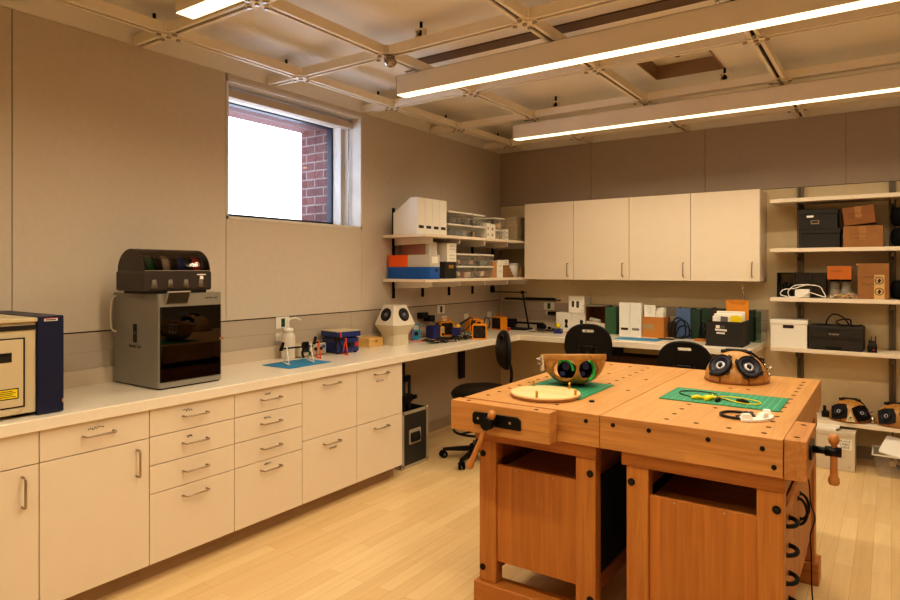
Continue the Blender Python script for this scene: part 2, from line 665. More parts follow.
# baseboards
struct(MB().box((XW, YF, 0), (XW + .012, YB - .001, .1), bev=.003), 'baseboard_left', mat('grey_rubber_base', (166, 150, 132), .55))
struct(MB().box((XW + .013, YB - .012, 0), (XR, YB, .1), bev=.003), 'baseboard_back', mat('grey_rubber_base_b', (166, 150, 132), .55))

# window: deep white jamb, shade cassette, white frame, dark sash, glass, brick reveal outside
win = thing('window_1', None, None, (XW, (WY0 + WY1) / 2, WZ0))
win['kind'] = 'structure'
WINW = mat('window_white', (222, 216, 208), .45)
mb = MB()
e = .018
xo = -3.80
for a, b in (((WY0, WZ1 - e), (WY1, WZ1)), ((WY0, WZ0), (WY1, WZ0 + e)), ((WY0, WZ0), (WY0 + e, WZ1)), ((WY1 - e, WZ0), (WY1, WZ1))):
    mb.box((xo, a[0], a[1]), (XW + .004, b[0], b[1]))
wpart(mb, 'window_jamb', WINW, win)
mb = MB()
fw = .035
for a, b in (((WY0, WZ1 - .072), (WY1, WZ1 - .0)), ((WY0, WZ0), (WY1, WZ0 + fw)), ((WY0, WZ0), (WY0 + fw, WZ1)), ((WY1 - .05, WZ0), (WY1, WZ1))):
    mb.box((xo - .09, a[0], a[1]), (xo, b[0], b[1]))
wpart(mb, 'window_frame', WINW, win)
wpart(MB().box((-3.76, WY0 + e, 2.716), (-3.69, WY1 - e, 2.772), bev=.004), 'shade_cassette', mat('shade_beige', (200, 184, 168), .6), win)
wpart(MB().cyl((-3.725, WY1 - .03, WZ0 + .03), (-3.725, WY1 - .03, 2.715), .004, n=8), 'shade_chain', STEEL, win)
mb = MB()
fw = .032
za, zb = WZ0 + .03, 2.765
ya, yb = WY0 + .01, WY1 - .03
for a, b in (((ya, zb - fw), (yb, zb)), ((ya, za), (yb, za + fw)), ((ya, za), (ya + fw, zb)), ((yb - fw, za), (yb, zb))):
    mb.box((-3.95, a[0], a[1]), (-3.895, b[0], b[1]))
wpart(mb, 'window_sash', mat('dark_sash', (40, 42, 54), .5), win)
wpart(MB().box((-3.925, ya + fw, za + fw), (-3.921, yb - fw, zb - fw)), 'window_pane', WINGL, win)
mb = MB()
BR = brick_mat('red_brick')
mb.box((-4.30, WY1 - .03, WZ0 - .2), (-3.96, WY1 + .5, WZ1 + .3))
mb.box((-4.30, WY0 - .5, WZ0 - .2), (-3.96, WY0, WZ1 + .3))
mb.box((-4.30, WY0, 2.752), (-3.96, WY1 - .03, WZ1 + .3))
mb.box((-4.30, WY0, WZ0 - .2), (-3.96, WY1 - .03, WZ0 + .01))
wpart(mb, 'brick_reveal', BR, win)
mb = MB().tube([(-5.4, 3.4 + .16 * i, 2.60 + .0017 * i * i) for i in range(24)], .004, 6)
solo(mb, 'overhead_cable', BLACK, 'thin cable sagging across the sky outside the window', 'cable')

# ------------------------------------------------------------------ ceiling grid
gx = [-3.305 + .958 * k - (.2 if k > 0 else 0) * 1.0 for k in range(7)]
gx = [-3.305, -2.547, -1.588, -.629, .33, 1.288, 2.246]
gy = [5.87 - .963 * k for k in range(8)]
zb_, zt_ = ZP + .002, ZP + .058
grid = thing('ceiling_grid', 'beige slotted aluminium rail grid hung below the ceiling', 'ceiling grid', (-.5, 2.5, zb_))
def rail(mb, p0, p1):
    d = (Vector(p1) - Vector(p0))
    L = d.length
    M = FR((p0[0], p0[1], zb_), d, (0, 0, 1))
    h = zt_ - zb_
    for s in (-1, 1):
        mb.box((0, .0, s * .022 - .011), (L, h, s * .022 + .011), 0, M=M)
    mb.box((0, .012, -.012), (L, h, .012), 1, M=M)
    mb.box((0, .046, -.02), (L, h + .001, .02), 0, M=M)
xe, ye = [XW + .002] + gx + [XR - .002], [YB - .006] + gy
for x in gx:
    for k in range(len(ye) - 1):
        y1, y0 = ye[k], ye[k + 1]
        if y1 < -.6:
            continue
        mb = MB()
        a = y0 + .05
        b = y1 - (.05 if k > 0 else 0)
        rail(mb, (x, a, 0), (x, b, 0))
        wpart(mb, 'rail', [GRID, DARKSLOT], grid)
for y in gy[:7]:
    for k in range(len(xe) - 1):
        mb = MB()
        rail(mb, (xe[k] + (.05 if k > 0 else 0), y, 0), (xe[k + 1] - (.05 if k < len(xe) - 2 else 0), y, 0))
        wpart(mb, 'rail', [GRID, DARKSLOT], grid)
BOLT = mat('bolt_zinc', (170, 156, 140), .35, .7)
for x in gx[:5]:
    for y in gy[:6]:
        mb = MB()
        mb.box((x - .075, y - .02, zb_ - .006), (x + .075, y + .02, zb_), 0, bev=.003)
        mb.box((x - .02, y - .075, zb_ - .0058), (x + .02, y + .075, zb_ + .0002), 0, bev=.003)
        mb.box((x - .049, y - .049, zb_ + .004), (x + .049, y + .049, zt_), 0)
        for dx, dy in ((0, 0), (.058, 0), (-.058, 0), (0, .058), (0, -.058)):
            mb.cyl((x + dx, y + dy, zb_ - .014), (x + dx, y + dy, zb_ - .005), .013, n=10, m=1)
        wpart(mb, 'junction_plate', [GRID, BOLT], grid)
for (x, y) in ((-2.274, gy[3]), (-2.319, gy[1]), (-.988, gy[1]), (-1.1, gy[3]), (-1.2, gy[2]), (-3.45, gy[3]), (-3.45, gy[2]), (-3.45, gy[1]), (-3.45, gy[4]), (-3.45, gy[0])):
    mb = MB()
    if x > -3.4:
        mb.box((x - .035, y - .03, zt_ - .001), (x + .035, y + .03, zt_ + .006), 0)
        for s in (-1, 1):
            mb.box((x + s * .024 - .003, y - .02, zt_), (x + s * .024 + .003, y + .02, zt_ + .05), 0)
        mb.box((x - .028, y - .02, zt_ + .048), (x + .028, y + .02, zt_ + .056), 0)
    mb.cyl((x, y, zt_ - .01), (x, y, ZC - .0005), .009, n=8, m=1)
    mb.cyl((x, y, zt_ + .02), (x, y, zt_ + .035), .018, n=6, m=1)
    wpart(mb, 'hanger', [GRID, BLACKM], grid)

# ------------------------------------------------------------------ pendants
DIFF = mat('lit_diffuser', (255, 236, 205), .5, emit=(255, 224, 178), es=3.0)
PEND = mat('pendant_body_paint', (240, 230, 216), .5, var=.015)
def pendant(y, label, x0=-2.69):
    x1, z0, z1, w = .80, 2.682, 2.808, .092
    t = thing('linear_pendant_light', label, 'pendant light', ((x0 + x1) / 2, y + w / 2, z0), group='long linear pendants')
    mb = MB()
    mb.box((x0, y, z0 + .004), (x1, y + .003, z1)).box((x0, y + w - .003, z0 + .004), (x1, y + w, z1))
    mb.box((x0, y, z0 + .004), (x0 + .003, y + w, z1)).box((x1 - .003, y, z0 + .004), (x1, y + w, z1)).box((x0, y, z1 - .003), (x1, y + w, z1))
    wpart(mb, 'housing', PEND, t)
    wpart(MB().box((x0 + .004, y + .004, z0 + .002), (x1 - .004, y + w - .004, z0 + .012)), 'diffuser', DIFF, t)
    for xx in (gx[1] - .06, gx[3] - .06, gx[4] - .06):
        mb = MB().tube([(xx - .03, y + w / 2, z1), (xx, y + w / 2, z1 + .03), (xx + .03, y + w / 2, z1)], .0015, 5)
        mb.cyl((xx, y + w / 2, z1 + .028), (xx, y + w / 2, zb_ - .001), .004, n=6)
        mb.box((xx - .012, y + w / 2 - .012, zb_ - .006), (xx + .07, y + w / 2 + .012, zb_ - .0005))
        wpart(mb, 'hanging_wire', STEEL, t)
    ld = bpy.data.lights.new('pendant_lamp', 'AREA')
    ld.shape = 'RECTANGLE'
    ld.size = x1 - x0 - .03
    ld.size_y = w - .02
    ld.energy = LAMP_W
    ld.spread = math.radians(160)
    ld.color = LAMP_C
    lo = bpy.data.objects.new('pendant_lamp', ld)
    COL.objects.link(lo)
    lo.location = ((x0 + x1) / 2, y + w / 2, z0 + .0005)
    lo.parent = None
LAMP_W, LAMP_C = 30, (1.0, .865, .62)
pendant(1.63, 'glowing linear pendant cut off by the top edge, nearest the left doors', -2.62)
pendant(3.22, 'glowing linear pendant running above the middle of the workbenches', -2.66)
pendant(4.89, 'glowing linear pendant farthest back, in front of the wall cabinets', -2.725)
pendant(-.03, 'added unseen linear pendant behind the viewpoint, brightening the left foreground', -2.62)  # extra unseen pendant, added to brighten the drawers and near floor
mb = MB().cyl((-2.50, 2.97, 2.815), (-2.50, 2.97, 2.8365), .026, n=20).lathe([(0, 2.772), (.022, 2.777), (.036, 2.792), (.040, 2.808), (.036, 2.815), (0, 2.815)], 24, M=T(-2.50, 2.97))
solo(mb, 'ceiling_sensor', mat('chrome_dome', (170, 160, 152), .12, .9), 'small shiny domed sensor hanging below a ceiling rail joint', 'sensor')

# daylight outside
w = bpy.data.worlds.new('overcast')
scene.world = w
w.use_nodes = True
nt = w.node_tree
bg = nt.nodes['Background']
tc = nt.nodes.new('ShaderNodeTexCoord')
nz = nt.nodes.new('ShaderNodeTexNoise')
rp = nt.nodes.new('ShaderNodeValToRGB')
nz.inputs['Scale'].default_value = 1.5
rp.color_ramp.elements[0].color = (.72, .82, 1, 1)
rp.color_ramp.elements[1].color = (.82, .88, 1, 1)
nt.links.new(tc.outputs['Generated'], nz.inputs['Vector'])
nt.links.new(nz.outputs['Fac'], rp.inputs['Fac'])
nt.links.new(rp.outputs['Color'], bg.inputs['Color'])
bg.inputs['Strength'].default_value = 6.0

# camera
cd = bpy.data.cameras.new('camera')
cam = bpy.data.objects.new('camera', cd)
COL.objects.link(cam)
cam.location = (0, 0, 1.5412)
cam.rotation_euler = (PI / 2, 0, .6063)
cd.sensor_width = 36
cd.lens = 636.2 / 900 * 36
cd.shift_y = -(300 - 269.77) / 900
cd.clip_start = .05
scene.camera = cam
scene.view_settings.view_transform = 'Standard'
scene.view_settings.look = 'Medium High Contrast'
scene.view_settings.exposure = 0
# ------------------------------------------------------------------ base cabinets along the left wall
XF = -2.966
def pull(mb, c, L, axis, out):
    """U shaped bar pull"""
    c, out = Vector(c), Vector(out)
    ax = Vector((0, 1, 0)) if axis == 'Y' else (Vector((0, 0, 1)) if axis == 'Z' else Vector((1, 0, 0)))
    a, b = c - ax * L / 2, c + ax * L / 2
    o = out * .034
    k = ax * .008
    mb.tube([a, a + o * .75, a + o * .95 + k * .3, a + o + k, b + o - k, b + o * .95 - k * .3, b + o * .75, b], .005, 8)

def base_unit(y0, y1, rows, label, doors=None, notes=()):
    t = thing('base_cabinet', label, 'cabinet', (-3.29, (y0 + y1) / 2, 0), group='cream base cabinets')
    mb = MB()
    mb.box((XW + .015, y0 + .0005, .1), (XF - .024, y1 - .0005, .858), 0)
    wpart(mb, 'carcass', LAM, t)
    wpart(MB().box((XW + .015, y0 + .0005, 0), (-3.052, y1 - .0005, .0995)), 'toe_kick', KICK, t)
    g = .002
    for i, (z0, z1, hz, kind) in enumerate(rows):
        o = wpart(MB().box((XF - .021, y0 + g, z0 + g), (XF, y1 - g, z1 - g), bev=.0012), 'drawer' if kind == 'd' else 'door', LAM, t)
        mb = MB()
        if kind == 'd':
            pull(mb, (XF, (y0 + y1) / 2, hz), .135, 'Y', (1, 0, 0))
        else:
            pull(mb, (XF, y1 - .065, hz), .125, 'Z', (1, 0, 0))
        wpart(mb, 'handle', NICKEL, o)
        for (ri, dy, dz, wd, sd) in notes:
            if ri == i:
                mb = MB().scribble(wd, .016, FR((XF, (y0 + y1) / 2 + dy, hz + dz), (0, 1, 0), (0, 0, 1)), 0, .0014, 16, sd)
                wpart(mb, 'handwritten_note', INK, o)
    return t
AB = [(.7215, .861, .797, 'd'), (.1, .7215, .617, 'o')]
CD = [(.724, .861, .796, 'd'), (.583, .724, .658, 'd'), (.444, .583, .517, 'd'), (.1, .444, .392, 'd')]
EF = [(.486, .861, .81, 'd'), (.1, .486, .433, 'd')]
base_unit(.734, 1.2235, AB, 'cream base cabinet under the laser machine, cut by the left edge')
base_unit(1.2235, 1.711, AB, 'cream cabinet with one drawer over one door under the 3D printer', notes=[(0, -.01, .028, .07, 3)])
base_unit(1.711, 2.199, CD, 'cream four-drawer cabinet next to the single-door cabinet', notes=[(0, -.04, .027, .05, 5), (1, -.03, .03, .03, 6)])
base_unit(2.199, 2.688, CD, 'cream four-drawer cabinet next to the two-drawer units', notes=[(0, -.02, .03, .04, 7), (1, -.02, .03, .05, 8), (3, -.02, .03, .05, 9)])
base_unit(2.688, 3.173, EF, 'cream two-drawer file cabinet between the four-drawer unit and end unit', notes=[(1, .02, -.04, .07, 10)])
base_unit(3.173, 3.66, EF, 'cream two-drawer file cabinet at the end beside the flight case', notes=[(0, -.01, -.05, .08, 12)])

# L shaped countertop with upstand
ct = thing('countertop', 'long white L-shaped countertop along the left and back walls', 'countertop', (-3.28, 5.8, .861))
poly = [(XW + .0015, .3), (-2.946, .3), (-2.946, 5.43), (-.9, 5.43), (-.9, YB - .0015), (XW + .0015, YB - .0015)]
wpart(MB().prism(poly, .861, .914, bev=.003), 'counter_slab', QUARTZ, ct)
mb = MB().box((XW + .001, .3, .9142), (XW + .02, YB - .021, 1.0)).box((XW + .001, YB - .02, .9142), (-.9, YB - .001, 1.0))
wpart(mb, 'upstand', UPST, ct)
# grey panel on the back wall between upstand and cabinets, and end support
struct(MB().box((-3.59, YB - .009, 1.003), (-.885, YB - .0005, 1.19), 0).box((-3.59, YB - .0095, 1.095), (-.885, YB - .0092, 1.0965), 1), 'trim_2', [TILE, SEAM])
ep = thing('counter_end_panel', 'cream end panel under the right end of the back counter', 'panel', (-.94, 5.8, 0))
wpart(MB().box((-.945, 5.47, 0), (-.92, YB - .015, .8605), bev=.002), 'panel', LAM, ep)
for i, y in enumerate((5.62, 5.72, 5.84, 5.97)):
    t = thing('hanging_cable_clip', ['black clip nearest the front edge on the counter end panel', 'second black clip from the front on the counter end panel', 'third black clip from the front on the counter end panel', 'black clip nearest the wall on the counter end panel'][i], 'clip', (-.905, y, .70), group='black clips on the counter end panel')
    mb = MB()
    z = .80 - .02 * (i % 2)
    mb.cyl((-.9195, y, z), (-.885, y, z), .006, n=8)
    wpart(mb, 'hook', BLACKM, t)
    wpart(MB().tube(smooth_path([(-.893, y, z), (-.893, y + .03, z - .05), (-.893, y + .01, z - .12), (-.893, y - .03, z - .06), (-.893, y, z)], 5), .006, 6), 'grip', BLACK, t)
# black wall brackets under the left counter
for y in (4.45, 5.38):
    if y < 5:
        continue
    mb = MB().box((XW + .013, y - .05, .44), (XW + .03, y + .05, .8605), bev=.002).box((XW + .03, y - .015, .83), (-3.1, y + .015, .8605), bev=.002)
    solo(mb, 'counter_bracket', BLACKM, 'black steel bracket on the wall holding the left counter', 'bracket')
# things under the back counter
t = thing('cable_tray', 'dark brown tray hung under the back counter', 'tray', (-1.95, 5.95, .66))
mb = MB().box((-2.25, 5.83, .66), (-1.2, 6.1, .675)).box((-2.25, 5.83, .675), (-1.2, 5.842, .73)).box((-2.25, 6.09, .675), (-1.2, 6.1, .73))
wpart(mb, 'tray_body', mat('brown_tray', (84, 52, 30), .6), t)
wpart(MB().box((-2.24, 5.96, .73), (-2.22, 5.98, .8605)).box((-1.24, 5.96, .73), (-1.22, 5.98, .8605)).box((-2.24, 5.96, .675), (-2.22, 5.98, .73)).box((-1.24, 5.96, .675), (-1.22, 5.98, .73)), 'strap', BLACKM, t)
t = thing('junction_box', 'black power box under the front of the back counter', 'power box', (-2.04, 5.62, .74))
wpart(MB().box((-2.10, 5.60, .755), (-2.0, 5.66, .8605), bev=.004), 'box', BLACK, t)
wpart(MB().tube(smooth_path([(-2.04, 5.63, .757), (-2.03, 5.63, .70), (-2.0, 5.66, .62), (-2.05, 5.75, .5), (-2.04, 5.9, .4)], 5), .005, 6), 'cable', BLACK, t)

# ------------------------------------------------------------------ wall cabinets
xs = [-3.113, -2.568, -2.012, -1.459, -.9]
labs = ['cream wall cabinet nearest the open corner shelves', 'cream wall cabinet second from the corner shelves', 'cream wall cabinet above the cardboard box with papers', 'cream wall cabinet at the right end of the row']
for i in range(4):
    x0, x1 = xs[i], xs[i + 1]
    t = thing('wall_cabinet', labs[i], 'cabinet', ((x0 + x1) / 2, 6.0, 1.444), group='cream wall cabinets')
    wpart(MB().box((x0 + .0005, 5.86, 1.444), (x1 - .0005, YB - .005, 2.2165)), 'carcass', LAM, t)
    o = wpart(MB().box((x0 + .002, 5.8365, 1.444), (x1 - .002, 5.857, 2.2165), bev=.0012), 'door', LAM, t)
    mb = MB()
    pull(mb, (x1 - .058, 5.8365, 1.542), .12, 'Z', (0, -1, 0))
    wpart(mb, 'handle', NICKEL, o)

# ------------------------------------------------------------------ left wall shelves
for zt, lab in ((1.84, 'upper white shelf in the corner carrying the white magazine files'), (1.463, 'lower white shelf in the corner carrying the blue box file')):
    t = thing('corner_shelf', lab, 'shelf', (-3.37, 5.1, zt - .03), group='white corner shelves')
    wpart(MB().box((XW + .0135, 4.162, zt - .025), (-3.132, YB - .01, zt), bev=.002), 'board', LAM, t)
    for y in (4.335, 4.755, 5.185, 5.62, 6.02):
        mb = MB().prism([(XW + .0135, -.0253), (-3.19, -.0253), (-3.19, -.066), (-3.25, -.075), (XW + .0135, -.085)], -.011, .011, M=FR((0, y, zt), (1, 0, 0), (0, 0, 1)))
        wpart(mb, 'bracket', WHITE, t)
for y in (4.319, 4.741, 5.174, 5.604, 6.011):
    mb = MB().box((XW + .0005, y - .013, 1.29), (XW + .004, y + .013, 2.085)).box((XW + .004, y - .013, 1.29), (XW + .013, y - .008, 2.085)).box((XW + .004, y + .008, 1.29), (XW + .013, y + .013, 2.085))
    solo(mb, 'shelf_standard', BLACKM, {4.319: 'first black slotted upright, left of the white magazine files', 4.741: 'second black slotted upright behind the black storage box', 5.174: 'third black slotted upright behind the clear bins', 5.604: 'fourth black slotted upright behind the tan cartons', 6.011: 'last black slotted upright by the room corner'}[y], 'shelf upright', 'black shelf uprights')

# ------------------------------------------------------------------ right shelving
ALU = mat('dull_aluminium', (120, 112, 100), .4, .7)
nm = ['topmost white shelf of the right bay, empty above', 'white shelf carrying the dark storage boxes in the right bay', 'white shelf carrying the black organizer and cables in the right bay', 'white shelf carrying the printer in the right bay', 'lowest white shelf carrying the bamboo speaker domes']
for zt, lab in zip((2.125, 1.718, 1.312, .902, .345), nm):
    t = thing('wall_shelf', lab, 'shelf', (.3, 6.0, zt - .03), group='white shelves of the right bay')
    wpart(MB().box((-.826, 5.85, zt - .032), (1.35, YB - .036, zt), bev=.002), 'board', LAM, t)
    for x in (-.637, .009, .66, 1.28):
        mb = MB().prism([(5.91, -.032), (YB - .036, -.032), (YB - .036, -.1), (6.05, -.1), (5.91, -.075)], -.008, .008, M=FR((x, 0, zt), (0, 1, 0), (0, 0, 1)))
        wpart(mb, 'bracket', ALU, t)
for i, x in enumerate((-.637, .009, .66, 1.28)):
    mb = MB().box((x - .024, YB - .012, .3), (x + .024, YB - .001, 2.248)).box((x - .024, YB - .034, .3), (x - .008, YB - .012, 2.248)).box((x + .008, YB - .034, .3), (x + .024, YB - .012, 2.248))
    solo(mb, 'shelf_standard', ALU, ['grey metal upright nearest the wall cabinets in the right bay', 'grey metal upright behind the dark round bags', 'grey metal shelf upright out of the right edge', 'grey metal shelf upright far out of the right edge'][i], 'shelf upright', 'grey shelf uprights')
# sockets and switches
def outlet(M, kind, label, grp):
    t = thing('wall_outlet', label, 'outlet', M.translation, group=grp)
    off = M.copy()
    off.translation = (0, 0, 0)
    mb = MB()
    if kind == 'plate':
        part(MB().box((-.062, -.042, 0), (.062, .042, .006), bev=.003, M=off), 'cover_plate', WHITE, t)
        part(MB().box((-.016, -.03, .006), (.016, .03, .009), M=off).cyl((0, .012, .009), (0, .012, .0095), .006, n=8, m=1, M=off), 'socket', [mat('dark_green_socket', (30, 74, 50), .5), BLACK], t, 'dark green socket')
    else:
        part(MB().box((-.042, -.03, 0), (.042, .03, .005), bev=.002, M=off), 'cover_plate', WHITE, t)
        part(MB().box((-.03, -.018, .005), (-.004, .018, .009), bev=.001, M=off).box((.004, -.018, .005), (.03, .018, .009), bev=.001, M=off), 'socket', PAPER, t)
FL = lambda y, z: FR((XW + .0006, y, z), (0, 1, 0), (0, 0, 1))
FB = lambda x, z: FR((x, YB - .0102, z), (1, 0, 0), (0, 0, 1))
outlet(FL(3.08, 1.16), 'plate', 'white outlet plate with green socket behind the wash bottle', 'outlet plates with a green socket')
outlet(FL(5.04, 1.157), 'plate', 'white outlet plate with green socket under the corner shelves', 'outlet plates with a green socket')
outlet(FB(-3.0, 1.155), 'plate', 'white outlet plate with green socket on the back wall beside the white boxes', 'outlet plates with a green socket')
outlet(FB(-2.0 + .12, 1.13), 'plate', 'white outlet plate with green socket behind cardboard box of papers', 'outlet plates with a green socket')
outlet(FL(5.10, 1.06), 'small', 'small white double switch behind the soldering station', 'small white double switches')
outlet(FL(5.49, 1.06), 'small', 'small white double switch between the orange fans', 'small white double switches')
outlet(FL(5.95, 1.055), 'small', 'small white double switch nearest the room corner', 'small white double switches')
outlet(FL(3.06, 1.06), 'small', 'small white double switch just left of the wash bottle', 'small white double switches')
outlet(FB(-1.72, 1.07), 'small', 'small white double outlet left of the blue folder', 'small white double switches')
# ------------------------------------------------------------------ workbenches
BZ, BY0, BY1 = .95, 2.47, 3.94
HOLE = mat('dark_dog_hole', (70, 40, 18), .8)
def bolt_part(p, out, parent, r=.0145):
    p, out = Vector(p), Vector(out)
    mb = MB().cyl(p - out * .002, p + out * .004, r, n=16).cyl(p + out * .004, p + out * .0055, r * .45, n=6, m=1)
    wpart(mb, 'bolt', [BLACKM, DARKSLOT], parent)

def holes(pts):
    c = MB()
    for x, y in pts:
        c.cyl((x, y, BZ - .05), (x, y, BZ + .02), .0105, n=14, m=1)
    return c

def bench(label, x0, x1, pts, fb):
    t = thing('workbench', label, 'workbench', ((x0 + x1) / 2, (BY0 + BY1) / 2, 0), group='beech workbenches')
    mb = MB().box((x0 + .0008, BY0 + .0045, .817), (x1 - .0008, BY1, BZ), 0, bev=.0008)
    top = wpart(mb, 'bench_top', [BENCHTOP, HOLE], t, cutter=holes(pts))
    wpart(MB().box((x0 + .0008, BY0, .817), (x1 - .0008, BY0 + .0042, BZ), 0, bev=.0008), 'end_board', BENCHX, t)
    for x, z in fb:
        mb = MB().cyl((x, BY0 - .002, z), (x, BY0 + .001, z), .0088, n=16, m=0)
        wpart(mb, 'bolt', BLACK, top)
    xl, xr = x0 + .035, x1 - .005
    if x0 < -1.2:
        xl, xr = -1.568, -1.003
    else:
        xl, xr = -.873, -.309
    lw = .088
    fy0, fy1 = 2.50, 2.56
    ry0, ry1 = 3.58, 3.67
    ym = (fy1 + ry0) / 2
    # aprons under the top
    for y0, y1 in ((fy0 - .003, fy1), (ry0, ry1 + .003)):
        wpart(MB().box((xl - .02, y0, .757), (xr + .004, y1, .8165), bev=.003), 'apron', BENCHR, t)
    for x in (xl, xr - lw):
        for y0, y1 in ((fy0, fy1), (ry0, ry1)):
            lg = wpart(MB().box((x, y0, .1085), (x + lw, y1, .7568), bev=.003), 'leg', BENCHZ, t)
            if y0 == fy0:
                bolt_part((x + lw * (.24 if x == xl else .74), fy0, .695), (0, -1, 0), lg)
                bolt_part((x + lw * (.22 if x == xl else .74), fy0, .172), (0, -1, 0), lg)
    for y0, y1 in ((fy0 - .02, fy1 + .02), (ry0 - .02, ry1 + .02)):
        wpart(MB().box((xl - .02, y0, 0), (xr + .02, y1, .108), bev=.004), 'sled_foot', BENCHR, t)
    # long stretchers
    for x in (xl + .03, xr - .07):
        for z0, z1 in ((.15, .24), (.66, .755)):
            wpart(MB().box((x, fy1 + .0005, z0), (x + .04, ry0 - .0005, z1), bev=.002), 'stretcher', BENCHY, t)
    # storage case: end panel between the legs, floor, shelf, sides
    cb = wpart(MB().box((xl + lw + .0005, fy0 + .012, .211), (xr - lw - .0005, fy0 + .030, .652), bev=.001), 'front_panel', BENCHP, t)
    for sx in (.25, .72):
        mb = MB().cyl((xl + lw + (xr - xl - 2 * lw) * sx, fy0 + .0105, .640), (xl + lw + (xr - xl - 2 * lw) * sx, fy0 + .012, .640), .004, n=8)
        wpart(mb, 'screw', STEEL, cb)
    wpart(MB().box((xl + .072, fy0 + .031, .60), (xr - .072, ry0 + .04, .618)), 'shelf_board', BENCHR, t)
    wpart(MB().box((xl + .072, fy0 + .031, .245), (xr - .072, ry0 + .04, .258)), 'bottom_board', BENCHR, t)
    wpart(MB().box((xl + .072, ry0 + .045, .258), (xr - .072, ry0 + .06, .60)), 'back_panel', BENCHP, t)
    return t, xl, xr

p1 = [(-1.565, 2.573 + .1035 * k) for k in range(13)] + [(-1.205, 2.56 + .1055 * k) for k in range(13)] + [(-1.322, 3.496), (-1.437, 3.835), (-1.312, 3.822), (-1.083, 3.412), (-1.06, 3.06)]
fb1 = [(-1.032, .919)]
b1, xl1, xr1 = bench('left beech workbench with the face vise at front and bamboo bowl on top', -1.632, -.974, p1, fb1)
p2 = [(-.378, 2.541 + .1055 * k) for k in range(13)] + [(-.731, 2.559 + .1125 * k) for k in range(4)] + [(-.618, 2.557), (-.618, 2.886), (-.498, 2.547), (-.498, 2.884), (-.66, 3.41), (-.58, 3.42)]
fb2 = [(-.917, .918), (-.773, .917), (-.555, .915), (-.373, .911), (-.336, .851)]
b2, xl2, xr2 = bench('right beech workbench with side vise and the bamboo dome speaker on top', -.973, -.308, p2, fb2)
# dark side boards of the storage case facing the gap
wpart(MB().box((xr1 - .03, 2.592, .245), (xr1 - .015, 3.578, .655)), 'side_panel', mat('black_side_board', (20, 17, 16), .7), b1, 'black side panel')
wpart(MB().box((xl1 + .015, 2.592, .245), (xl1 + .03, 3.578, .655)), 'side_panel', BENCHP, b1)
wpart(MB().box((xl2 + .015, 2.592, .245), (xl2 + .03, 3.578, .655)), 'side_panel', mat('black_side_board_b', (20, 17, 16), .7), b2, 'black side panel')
# right side of the right bench: drawers and a door with black pulls
xd = xr2 - .012
def bow(mb, c, L, axis, out, r=.008):
    c, out = Vector(c), Vector(out)
    ax = Vector((0, 1, 0)) if axis == 'Y' else Vector((0, 0, 1))
    pts = [c - ax * L * .5 * math.cos(PI * t) + out * .034 * math.sin(PI * t) for t in [i / 14 for i in range(15)]]
    mb.tube(pts, r, 8)
    for s in (-1, 1):
        mb.cyl(c + ax * (L / 2) * s - out * .001, c + ax * (L / 2) * s + out * .004, .0105, n=10)
for i, (z0, z1) in enumerate(((.545, .652), (.44, .543), (.335, .438), (.245, .333))):
    o = wpart(MB().box((xd - .016, 2.60, z0), (xd, 2.90, z1), bev=.0015), 'drawer', BENCHY, b2)
    mb = MB()
    bow(mb, (xd, 2.69, (z0 + z1) / 2 - .005), .10, 'Y', (1, 0, 0), .0085)
    wpart(mb, 'handle', BLACK, o)
for (y0, y1, hy) in ((2.903, 3.053, 3.02), (3.056, 3.57, 3.09)):
    o = wpart(MB().box((xd - .016, y0, .245), (xd, y1, .652), bev=.0015), 'door', BENCHP, b2)
    mb = MB()
    bow(mb, (xd, hy, .53), .11, 'Z', (1, 0, 0), .006)
    wpart(mb, 'handle', BLACK, o)
# face vise on the left bench front
v = thing('face_vise', 'wooden face vise with turned handle on the front of left workbench', 'vise', (-1.395, 2.40, .82))
JAWX = wood('beech_vise_jaw', (178, 120, 64), (206, 150, 88), 'X', ('Z', .05, 2, .14))
wpart(MB().box((-1.640, 2.372, .822), (-1.150, 2.442, .953), 0, bev=.002), 'jaw', [JAWX, HOLE], v, cutter=MB().cyl((-1.565, 2.405, .90), (-1.565, 2.405, .97), .0105, n=14, m=1).cyl((-1.225, 2.405, .90), (-1.225, 2.405, .97), .0105, n=14, m=1))
pl = [(-1.545, .872), (-1.545, .905), (-1.535, .915), (-1.35, .915), (-1.325, .905), (-1.325, .862), (-1.535, .862)]
wpart(MB().prism([(x, z) for x, z in [(-1.52, .872), (-1.51, .862), (-1.28, .862), (-1.28, .905), (-1.295, .917), (-1.51, .917), (-1.52, .907)]], 0, .008, M=FR((0, 2.372, 0), (1, 0, 0), (0, 0, 1)), bev=.002), 'vise_plate', BLACKM, v)
wpart(MB().cyl((-1.412, 2.366, .886), (-1.412, 2.32, .886), .020, n=20).cyl((-1.412, 2.34, .886), (-1.412, 2.298, .886), .026, n=20), 'screw_head', BLACKM, v)
wpart(MB().cyl((-1.41, 2.442, .83), (-1.41, 2.469, .83), .012), 'vise_screw', STEEL, v)
for sx in (-1.49, -1.33):
    wpart(MB().cyl((sx, 2.362, .89), (sx, 2.3655, .89), .006, n=10), 'screw', STEEL, v)
def vise_handle(parent, p, d, L):
    p, d = Vector(p), Vector(d).normalized()
    q = d.to_track_quat('Z', 'Y').to_matrix().to_4x4()
    q.translation = p
    prof = [(0, -.028), (.016, -.024), (.0215, -.010), (.019, .004), (.011, .010), (.011, .03), (.0135, .05), (.0145, L * .7), (.0155, L - .03), (.021, L - .022), (.0225, L - .008), (.018, L), (0, L + .001)]
    prof = [(r_ * .82, z_) for r_, z_ in prof]
    wpart(MB().lathe(prof, 20, M=q), 'vise_handle', HANDLEW, parent)
vise_handle(v, (-1.396, 2.318, .918), (-.104, 0, -.22), .26)
